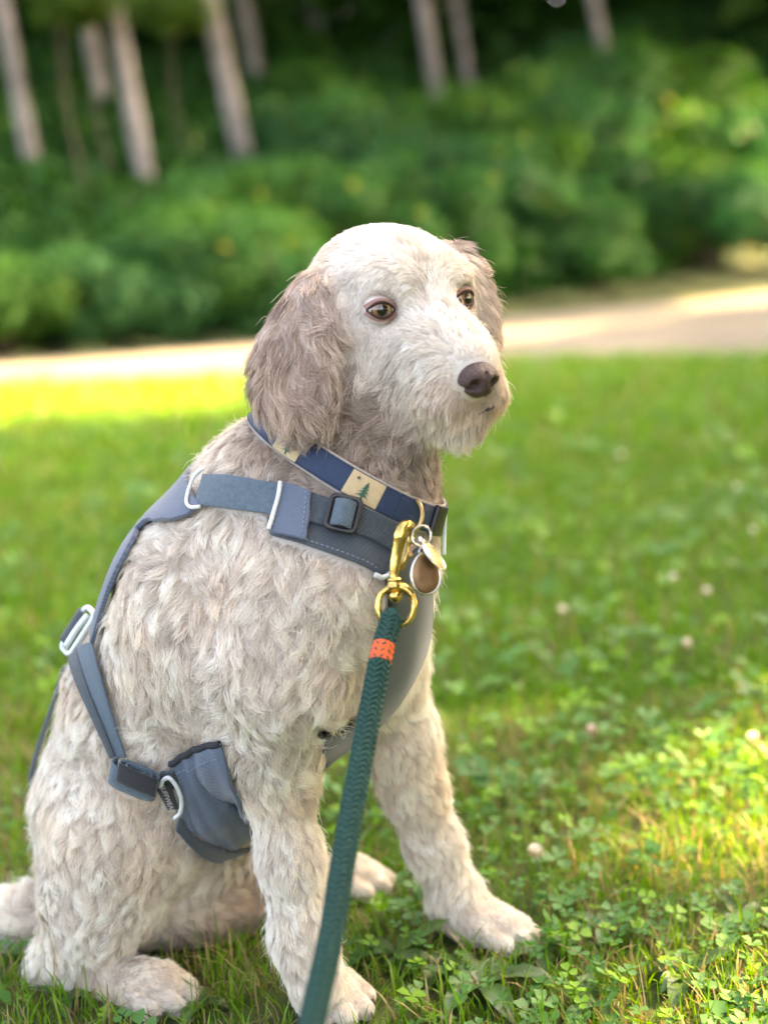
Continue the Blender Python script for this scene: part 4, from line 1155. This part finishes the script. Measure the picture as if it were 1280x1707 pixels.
def drop_in_dog(V, C, thr=.004):
    c = V[:, :, :].mean(1); keepm = np.ones(len(V), bool)
    zone = (V[:, 0, 1] < 1.85) & (np.abs(V[:, 0, 0] + .05) < .5)
    for i in np.nonzero(zone)[0]:
        r = V[i, 0].copy(); t_ = V[i, -1]
        lo, no, k, dd = BODY_BVH.find_nearest(Vector((t_ + r) / 2), .03)
        if lo is not None and (dd < .010 or (Vector((t_ + r) / 2) - lo).dot(no) < 0): keepm[i] = False; continue
        up_ = BODY_BVH.ray_cast(Vector(r + np.array((0, 0, .004))), Vector((0, 0, 1)), .045)
        if up_[0] is not None: keepm[i] = False
    return keepm
V, F, C = parts[0]; km = drop_in_dog(V, C); V, C = V[km], C[km]; n = len(V)
base = np.arange(n)[:, None] * 8; F = np.concatenate([base + np.array(q) for q in ((0, 1, 3, 2), (2, 3, 5, 4), (4, 5, 7, 6))]); parts[0] = (V, F, C)
grass_m = leaf_mat('grass_blade', .5, .35, .28)
Vs, Fs, Cs, k = [], [], [], 0
for V, F, C in parts:
    Vs.append(V.reshape(-1, 3)); Fs.append(F + k); Cs.append(C.reshape(-1, 3)); k += len(V) * 8
go = tag(mesh_np('grass', np.concatenate(Vs), np.concatenate(Fs).astype(np.int32), grass_m), 'short green lawn grass with dry straw blades', 'grass', kind='stuff'); tint(go, np.concatenate(Cs))

# --- clover leaves among the grass
def clover(n, ylo, yhi, size, z0):
    y = ylo + (yhi - ylo) * rng.random(n) ** .85; x = (rng.random(n) * 2 - 1) * (y * .44 + .55); p = np.stack([x, y, 0 * x], 1); p = p[~on_road(p)]
    f = np.array([mn.noise(Vector((a * 2.6, b * 2.6, 9))) + .5 * mn.noise(Vector((a * 7, b * 7, 2))) for a, b in p[:, :2]])
    p = p[rng.random(len(p)) < np.clip(.50 + 1.1 * f, .06, 1)]; n = len(p)
    Vv = np.zeros((n, 3, 7, 3)); h = z0 * rng.uniform(.5, 1.35, n); a0 = rng.random(n) * 6.283; s = size * rng.lognormal(0, .28, n)
    til = rng.normal(0, .30, (n, 2))
    for l in range(3):
        a = a0 + l * 2.094; d = np.stack([np.cos(a), np.sin(a), 0 * a], 1); e = np.stack([-np.sin(a), np.cos(a), 0 * a], 1)
        cup_ = rng.uniform(-.1, .5, n)
        for j, (r, w, z) in enumerate(((.05, 0, 0), (.45, -.42, .10), (.85, -.46, .14), (1.0, -.2, .10), (.98, 0, 0), (.85, .46, .14), (.45, .42, .10))):
            if j == 3: r, w, z = 1.04, -.20, .07
            q = p + d * (s * r)[:, None] + e * (s * w)[:, None]
            q[:, 2] = h + s * (z + cup_ * r * .4) + s * r * (d[:, 0] * til[:, 0] + d[:, 1] * til[:, 1]) + s * w * (e[:, 0] * til[:, 0] + e[:, 1] * til[:, 1])
            Vv[:, l, j] = q
    c0, c1 = np.array((.052, .165, .032)), np.array((.105, .260, .060)); m_ = rng.random((n, 1)); C = c0 * (1 - m_) + c1 * m_
    yl = rng.random(n) < .18; C[yl] = np.array((.15, .33, .018))
    C = np.repeat(C[:, None], 21, 1); C = C * 1.0
    return Vv.reshape(n, 21, 3), C
CLV = []; CC = []
for args in ((6800, .72, 1.7, .0085, .022), (9800, 1.6, 3.6, .011, .034), (10000, 3.4, 9.0, .016, .045)):
    V, C = clover(*args)
    if args[1] < 1: km = drop_in_dog(V, C); V, C = V[km], C[km]
    CLV.append(V); CC.append(C)
V = np.concatenate(CLV); C = np.concatenate(CC); n = len(V)
base = (np.arange(n * 3) * 7)[:, None]
F = np.concatenate([base + np.array(q) for q in ((0, 1, 2, 4), (0, 4, 5, 6))]); F3 = base + np.array((2, 3, 4, 4))
clov_m = leaf_mat('clover_leaf', .5, .3, .35)
co = tag(mesh_np('clover', V.reshape(-1, 3), F.astype(np.int32), clov_m), 'low clover leaves spread through the lawn', 'clover', kind='stuff'); tint(co, C.reshape(-1, 3))

# --- broad-leaved weeds in the foreground
ORD = ['first', 'second', 'third', 'fourth', 'fifth', 'sixth', 'seventh', 'eighth', 'ninth', 'tenth', 'eleventh', 'twelfth', 'thirteenth', 'fourteenth', 'fifteenth', 'sixteenth', 'seventeenth', 'eighteenth', 'nineteenth', 'twentieth', 'twenty-first', 'twenty-second', 'twenty-third', 'twenty-fourth']
def leaf_grid(L, Wd, droop, fold, nseg=9, wav=0.0):
    G = np.zeros((nseg, 5, 3))
    for i in range(nseg):
        t_ = i / (nseg - 1); w = Wd * (math.sin(math.pi * min(t_ * .93 + .07, 1)) ** .75) * (1 if t_ < .98 else .15); ww = w if t_ > .12 else Wd * .16
        for j in range(5):
            x = (j - 2) / 2
            G[i, j] = (L * t_, x * ww * .5, L * (.55 * t_ - droop * t_ * t_) + abs(x) * ww * fold * .5 + wav * math.sin(9 * t_ + 2 * x) * abs(x))
    return G
weed_m = leaf_mat('broad_leaf', .42, .25, .45)
_lk = [None]
def weed_leaf(base, az, L, Wd, droop, fold, col, wav=.001, rise=0.0):
    G = leaf_grid(L, Wd, droop, fold, 9, wav); c_, s_ = math.cos(az), math.sin(az)
    Q = np.stack([base[0] + G[..., 0] * c_ - G[..., 1] * s_, base[1] + G[..., 0] * s_ + G[..., 1] * c_, base[2] + G[..., 2]], -1)
    I = np.arange(45).reshape(9, 5); o = mesh_np('leaf', Q.reshape(-1, 3), np.stack([I[:-1, :-1], I[1:, :-1], I[1:, 1:], I[:-1, 1:]], -1).reshape(-1, 4), weed_m)
    cc = np.tile(np.array(col), (45, 1)); cc[[2 + 5 * i for i in range(9)]] *= 1.25; tint(o, cc); return o
WEEDS = [((800, 1655), .060, 6, 'large broad-leaved plantain with an upright leaf below the far front paw'),
         ((662, 1600), .050, 5, 'low dark broad-leaved weed between the two front paws'),
         ((735, 1620), .045, 5, 'small broad-leaved weed just left of the large plantain'),
         ((905, 1600), .040, 5, 'small plantain touching the toes of the far front paw'),
         ((1140, 1640), .046, 6, 'pale green broad-leaved weed near the lower right corner'),
         ((1245, 1660), .050, 5, 'bright broad-leaved weed at the right edge in the bottom corner'),
         ((1010, 1560), .036, 5, 'little round-leaved weed in the grass right of the far front paw'),
         ((1235, 1540), .034, 4, 'small dark weed at the right edge above the bottom corner'),
         ((980, 1690), .036, 5, 'low weed at the bottom edge right of the plantain'),
         ((330, 1690), .034, 5, 'small weed by the toes of the near hind paw'),
         ((110, 1670), .036, 4, 'thin-leaved weed at the bottom below the near heel')]
for (u, v), L, nl, lb in WEEDS:
    g = ground(u, v); e = tag(empty('broadleaf_weed', g), lb, 'weed', 'broad-leaved weeds in the lawn')
    a0 = rng.random() * 6.28
    for q in range(nl):
        col = np.array((.055, .125, .030)) * rng.uniform(.85, 1.35) * np.array((rng.uniform(.85, 1.35), 1, 1))
        up_ = .15 if q else -.35
        adopt(e, weed_leaf(g + np.array((0, 0, .006)), a0 + q * 6.28 / nl + rng.normal(0, .25), L * rng.uniform(.8, 1.2), L * rng.uniform(.34, .48), .45 + up_ + rng.uniform(-.15, .25), rng.uniform(.2, .5), col))

# --- white clover heads
pet_m = leaf_mat('clover_petal', .7, .3, .2)
def flower(u, v, r, h, label, brown=.0):
    g = ground(u, v, h * .8); g[2] = 0; V, F, C = [], [], []
    for i in range(46):
        z = 1 - 2 * (i + .5) / 46; a = i * 2.39996; rr = math.sqrt(max(1 - z * z, 0)); d = np.array((rr * math.cos(a), rr * math.sin(a), z)); s_ = nrm(np.cross(d, (0, 0, 1.01)))
        b = g + np.array((0, 0, h)); k_ = len(V); u_ = nrm(d * .8 + np.array((0, 0, .5)))
        V += [b + d * r * .35 - s_ * r * .10, b + d * r * .35 + s_ * r * .10, b + u_ * r + s_ * r * .17, b + u_ * r * 1.06, b + u_ * r - s_ * r * .17]; F.append((k_, k_ + 1, k_ + 2, k_ + 3, k_ + 4))
        c = np.array((.72, .68, .58)) if z > -.4 + brown else np.array((.42, .29, .20)); C += [c] * 5
    o = mesh_np('flower_head', np.array(V), F, pet_m, smooth=False); tint(o, np.array(C))
    vv, ff = tube_np(spline([g, g + np.array((.003, .002, h * .5)), g + np.array((0, 0, h))], 8), .0011, 6); st = mesh_np('stalk', vv, ff, stalk_m)
    e = tag(empty('clover_flower', g), label, 'clover flower', 'clover heads in the lawn'); adopt(e, o, st)
stalk_m = simple('clover_stalk', (.10, .18, .05), .6)
for u, v, br, lb in ((1255, 893, 0, 'white clover head at the right edge level with the dog collar'), (1122, 972, 0, 'bright white clover head farther left than the others level with the snap hook'), (1178, 996, 0, 'white clover head just right of and below the brightest one'), (938, 1027, 0, 'white clover head nearest the dog chest'), (1145, 1085, .2, 'faded clover head level with the orange whipping'), (986, 1232, .9, 'brownish faded clover head right of the far foreleg'), (893, 1436, 0, 'small white clover head close to the far front leg'), (1035, 765, 0, 'faint white clover head far back level with the chin'), (1227, 820, 0, 'faint white clover head far back near the right edge'), (1255, 1245, .4, 'small pale clover head at the right edge at knee height')):
    flower(u, v, .0085 * (1 if v > 800 else 1.3), .05, lb, br)

#== SECTION woods
# ------------------------------------------------------------------ trees and shrubs beyond the road
fol_m = leaf_mat('shrub_leaf', .55, .35, .2)
def leaf_cloud(n, R, size, seed, c0, c1, flat=1.0, lobes=9, yellow=.03):
    """leaf faces spread through an uneven crown made of lobes; returns verts, faces, colours"""
    g_ = np.random.default_rng(seed); lc_ = g_.normal(0, .42, (lobes, 3)); lc_[:, 2] *= .8; lr = g_.uniform(.30, .62, lobes)
    i = g_.integers(0, lobes, n); d = g_.normal(size=(n, 3)); d /= np.linalg.norm(d, axis=1, keepdims=True)
    rad_ = lr[i] * g_.random(n) ** .28
    p = (lc_[i] + d * rad_[:, None]) * np.array(R)
    s = size * g_.uniform(.6, 1.4, n); a = g_.normal(size=(n, 3)); a[:, 2] *= .5; nn_ = d + g_.normal(0, .5, (n, 3)) + np.array((0, 0, .5)); nn_ /= np.linalg.norm(nn_, axis=1, keepdims=True)
    a = np.cross(nn_, a); a /= np.linalg.norm(a, axis=1, keepdims=True); b = np.cross(nn_, a)
    V = np.stack([p - a * s[:, None], p - a * (.1 * s)[:, None] - b * (.5 * s)[:, None] + nn_ * (.12 * s)[:, None], p + a * s[:, None], p - a * (.1 * s)[:, None] + b * (.5 * s)[:, None] + nn_ * (.12 * s)[:, None]], 1)
    F = np.arange(n * 4).reshape(n, 4)
    lt = g_.random(lobes)[i]; m_ = np.clip(.5 * lt + .5 * g_.random(n), 0, 1)[:, None]; C = np.array(c0) * (1 - m_) + np.array(c1) * m_
    yl = g_.random(n) < yellow; C[yl] = np.array((.30, .30, .03))
    return V.reshape(-1, 3), F, np.repeat(C, 4, 0)
bark_m = surf_mat('bark', [(.3, (.15, .13, .11)), (.6, (.27, .24, .21)), (.8, (.38, .35, .31))], 6, .9, .8, 30)
stem_m = simple('shrub_stem', (.10, .075, .05), .9)
SHM = []
for k in range(6):
    c0, c1 = [((.028, .105, .024), (.072, .205, .048)), ((.024, .096, .030), (.060, .185, .056)), ((.036, .116, .020), (.095, .235, .040))][k % 3]
    V, F, C = leaf_cloud(3400, (.95, .95, .85), .060, 40 + k, c0, c1, lobes=11, yellow=.012)
    o = mesh_np('foliage', V, F.astype(np.int32), fol_m, smooth=False); tint(o, C); SHM.append(o.data); bpy.data.objects.remove(o)
vv, ff = [], []
for a in range(6):
    t_ = spline([(0, 0, -.9), (.12 * math.cos(a), .12 * math.sin(a), -.5), (.5 * math.cos(a * 1.05), .5 * math.sin(a * 1.05), .25)], 7); v_, f_ = tube_np(t_, np.linspace(.028, .008, 7), 5)
    ff += [tuple(x + len(vv) for x in q) for q in f_]; vv += list(v_)
o = mesh_np('stem', np.array(vv), ff, stem_m); STM = o.data; bpy.data.objects.remove(o)
rows_ = [('lowest', 0.8, .85, 24), ('second', 2.0, 1.0, 24), ('third', 3.4, 1.15, 23), ('fourth', 5.2, 1.35, 22), ('fifth', 7.4, 1.6, 20), ('sixth', 10.0, 1.9, 18)]
def bank_at(u, q):
    """point q metres beyond the road's far edge that shows at photo column u"""
    best = None
    for i_ in np.linspace(5, 54, 400):
        p = np.array([np.interp(i_, np.arange(60), fs[:, a]) for a in (0, 1)]) + nrm2 * q
        if p[1] < 3: continue
        e_ = abs(pix(np.r_[p, bank_z(p) + .5])[0] - u)
        if best is None or e_ < best[0]: best = (e_, p)
    return best[1]
for rname, q, sc, cnt in rows_:
    kk = {'in': 0, 'left': 0, 'right': 0}
    for k in range(cnt):
        uu = -520 + 2340 * (k + .5) / cnt + rng.normal(0, 30)
        q_ = q + rng.normal(0, .35) + max(0.0, 1 - q / 6) * 1.5 * np.clip((uu - 500) / 780, 0, 1)
        p = bank_at(uu, max(q_, .45)); z0 = bank_z(p); d_ = pix(np.r_[p, z0])[2]
        s_ = sc * rng.uniform(.8, 1.2)
        vlim = np.interp(uu, [-300, 0, 250, 300, 450, 500, 680, 780, 1280], [350, 345, 335, 225, 175, 50, 110, 40, -120]) + rng.normal(0, 14)
        vb = pix(np.r_[p, z0])[1]; s_ = min(s_, (vb - vlim) / FPX * d_ / 1.8)
        if s_ < .26 or (uu < 330 and q > 2.6): continue
        side_ = 'left' if uu < -70 else 'right' if uu > 1350 else 'in'; k = kk[side_]; kk[side_] += 1
        e = empty('shrub', (p[0], p[1], z0))
        lb_ = f'leafy green shrub, {ORD[k]} from the left in the {rname} row up the bank' if side_ == 'in' else f'leafy green shrub past the {side_} edge of the view, {ORD[k]} there in the {rname} row'
        tag(e, lb_, 'shrub', 'shrubs on the bank beyond the road')
        rz = rng.random() * 6.28
        for nm, me in (('foliage', SHM[int(rng.integers(0, 6))]), ('stem', STM)):
            o = link(bpy.data.objects.new(nm, me), e); o.location = (0, 0, .62 * s_); o.rotation_euler = (0, 0, rz); o.scale = (s_, s_, s_ * .85)
# trees: trunk through the pixels of the photo, crown above
CRM = []
for k in range(3):
    V, F, C = leaf_cloud(5200, (2.3, 2.3, 2.0), .15, 80 + k, (.03, .085, .016), (.10, .20, .03), lobes=13, yellow=.05)
    o = mesh_np('crown', V, F.astype(np.int32), fol_m, smooth=False); tint(o, C); CRM.append(o.data); bpy.data.objects.remove(o)
TREES = [((22, 120), (60, 320), 15.9, .135, 'pale trunk leaning at the far left edge of the wood'), ((165, 130), (180, 200), 18.5, .125, 'dim brown trunk between the two leftmost pale trunks'), ((200, 90), (235, 270), 16.0, .135, 'straight grey trunk left of the dog head beside a dark gap'), ((360, 40), (392, 190), 17.0, .17, 'thickest pale trunk above and left of the dog head'), ((405, 30), (425, 130), 21.0, .14, 'shadowed trunk just behind the thickest pale one'), ((707, 20), (722, 115), 20.0, .145, 'grey trunk above the dog head near the top edge'), ((765, 10), (772, 60), 21.5, .11, 'thin pale trunk right of the one above the dog head'), ((990, 0), (998, 40), 21.0, .13, 'pale trunk showing only at the top edge right of centre')]
def trunk_np(base, top, r):
    pth = spline([base, base * .66 + top * .34 + rng.normal(0, .03, 3), base * .33 + top * .67 + rng.normal(0, .04, 3), top], 22)
    rr = np.interp(np.linspace(0, 1, 22), [0, .08, 1], [r * 1.35, r * 1.05, r * .55]) * (1 + .05 * rng.normal(size=22)); v, f = tube_np(pth, rr, 14); f = [tuple(q) for q in f]
    for b_ in range(6):
        i = int(rng.integers(14, 21)); a = rng.random() * 6.28; L_ = rng.uniform(.9, 1.8); d = np.array((math.cos(a), math.sin(a), rng.uniform(.2, .7)))
        q = spline([pth[i], pth[i] + d * L_ * .5, pth[i] + d * L_ + np.array((0, 0, .25))], 7); v2_, f2_ = tube_np(q, np.linspace(rr[i] * .5, .015, 7), 6); f += [tuple(x + len(v) for x in y) for y in f2_]; v = np.concatenate([v, v2_])
    return v, f
for k, ((u0, v0), (u1, v1), d, r, lb) in enumerate(TREES):
    r *= .74
    a, b = P(u0, v0, d), P(u1, v1, d); dv = (a - b) / np.linalg.norm(a - b)
    zg = bank_z(b); base = b - dv * max((b[2] - zg + .15) / dv[2], .2); base[2] = min(base[2], bank_z(base) + .05); base = base - dv * .9; top = base + dv * 9.4
    e = tag(empty('tree', base), lb, 'tree', 'trees of the wood behind the bank')
    v, f = trunk_np(base, top, r); adopt(e, mesh_np('trunk', v, f, bark_m))
    for q in range(2):
        o = link(bpy.data.objects.new('crown', CRM[(k + q) % 3])); o.location = top + np.array((rng.normal(0, .7), rng.normal(0, .7), (-.7, .9)[q])); o.rotation_euler = (0, 0, rng.random() * 6.28)
        bpy.context.view_layer.update(); adopt(e, o)
for (u, v, d, sc), lb in (((100, -30, 15.0, .20), 'yellow-green leafy branch hanging in the top left corner'), ((150, -10, 15.6, .18), 'leafy branch hanging in front of the second pale trunk from the left'), ((285, 10, 16.5, .20), 'leafy sapling crown left of the thickest pale trunk')):
    c_ = P(u, v, d); e = tag(empty('sapling', (c_[0], c_[1], bank_z(c_))), lb, 'tree', 'saplings in front of the wood')
    zb = bank_z(c_); vv, ff = tube_np(spline([(c_[0] + .1, c_[1], zb), (c_[0] - .05, c_[1], (zb + c_[2]) / 2), c_], 12), np.linspace(.020, .008, 12), 7); adopt(e, mesh_np('trunk', vv, ff, stem_m))
    o = link(bpy.data.objects.new('crown', CRM[int(d) % 3])); o.location = c_; o.scale = (sc, sc, sc); bpy.context.view_layer.update(); adopt(e, o)
# the wood goes on: canopy over the bank, dark interior behind, plus unseen trees placed for their shade: crowns over the road, tree line on the right
def mass(n, boxf, size, seed, c0, c1):
    g_ = np.random.default_rng(seed); p = boxf(g_, n); n = len(p); s = size * g_.uniform(.6, 1.5, n); nn_ = g_.normal(size=(n, 3)); nn_ /= np.linalg.norm(nn_, axis=1, keepdims=True)
    a = np.cross(nn_, g_.normal(size=(n, 3))); a /= np.linalg.norm(a, axis=1, keepdims=True); b = np.cross(nn_, a)
    V = np.stack([p - a * s[:, None], p - b * (.6 * s)[:, None], p + a * s[:, None], p + b * (.6 * s)[:, None]], 1); m_ = g_.random((n, 1)); C = np.array(c0) * (1 - m_) + np.array(c1) * m_
    return V.reshape(-1, 3), np.arange(n * 4).reshape(n, 4), np.repeat(C, 4, 0)
def right_line(g_, n):  # out of view; its heights are shaped to lay shade over lawn and dog
    y = g_.uniform(-16, 15.5, n); top = np.interp(y, [-16, 6, 8.2, 9.1, 10.5, 12.9, 14.8, 15.8], [15, 15, 8.2, 6.0, 5.7, 5.1, 4.0, 2.4])
    top = top * (1 + .03 * np.sin(y * 2.3) + .03 * np.sin(y * 5.1)); x = 11.5 + g_.normal(0, .8, n); z = top * g_.random(n) ** .7
    gap = (np.abs(y + (11.5 - x) * .27 - 4.35) < .75) & (np.abs(z + (11.5 - x) * .55 - 6.08) < .24) & (g_.random(n) < .93)  # opening cut so a sun fleck lands right of the far paw
    return np.stack([x, y, z], 1)[~gap]
def canopy(g_, n):
    x = g_.uniform(-14, 30, n); q = g_.uniform(4.5, 24, n); yb = np.interp(x, fs[:, 0], fs[:, 1]); y = yb + q * 1.15
    zb = np.interp(q, QS, QZ); z = np.maximum(zb + 3.4, 4.3 + q * .12) + g_.uniform(0, 4.0, n)
    return np.stack([x, y, z], 1)
def shade_arch(g_, n):  # crowns out of view, added to keep the sun off the bank
    x = g_.uniform(4.7, 11, n); y = 14.4 + (x - 5) * .06 + g_.uniform(0, 5.6, n); z0 = 3.4 + np.maximum(0, x - 6) * .19; x = np.where(y > 18.4, x + 2, x)
    k_ = n // 3; x[:k_] = g_.uniform(6, 20, k_); y[:k_] = np.interp(x[:k_], fs[:, 0], fs[:, 1]) + g_.uniform(1.5, 10, k_); z0[:k_] = 4.2
    return np.stack([x, y, z0 + (11 - z0) * g_.random(n)], 1)
def interior(g_, n):
    x = g_.uniform(-14, 16, n); q = g_.uniform(9.5, 18, n); yb = np.interp(x, fs[:, 0], fs[:, 1]); y = yb + q * 1.1; zb = np.interp(q, QS, QZ)
    return np.stack([x, y, zb + g_.uniform(0, 5, n) * g_.random(n) ** .3], 1)
def lowcover(g_, n):
    i_ = g_.uniform(9, 50, n); q = .9 + 9.5 * g_.random(n) ** 1.2; p = np.stack([np.interp(i_, np.arange(60), fs[:, a]) for a in (0, 1)], 1) + nrm2 * q[:, None]
    q2 = q - 1.0 * np.clip((p[:, 0] + 1) / 6, 0, 1); p, q = p[q2 > .7], q[q2 > .7]
    return np.c_[p, np.interp(q, QS, QZ) + g_.random(len(p)) ** 2 * np.interp(p[:, 0], [-2.5, -.5], [.22, .55])]
for nm, lb, fnc, n, sz in (('shade_treeline', 'unseen leafy tree line shaped to shade the lawn', right_line, 60000, .24), ('woodland', 'leafy canopy of the wood above the bank', canopy, 30000, .28), ('shade_crowns', 'unseen leafy crowns over the road, added to shade the bank', shade_arch, 26000, .26), ('undergrowth', 'dark undergrowth deep in the wood behind the trunks', interior, 20000, .22), ('ground_cover', 'low leafy ground cover on the bank', lowcover, 36000, .09)):
    V, F, C = mass(n, fnc, sz, 11 + n % 7, (.016, .066, .014), (.05, .15, .028)); o = tag(mesh_np(nm, V, F.astype(np.int32), fol_m, smooth=False), lb, 'trees', kind='stuff'); tint(o, C)
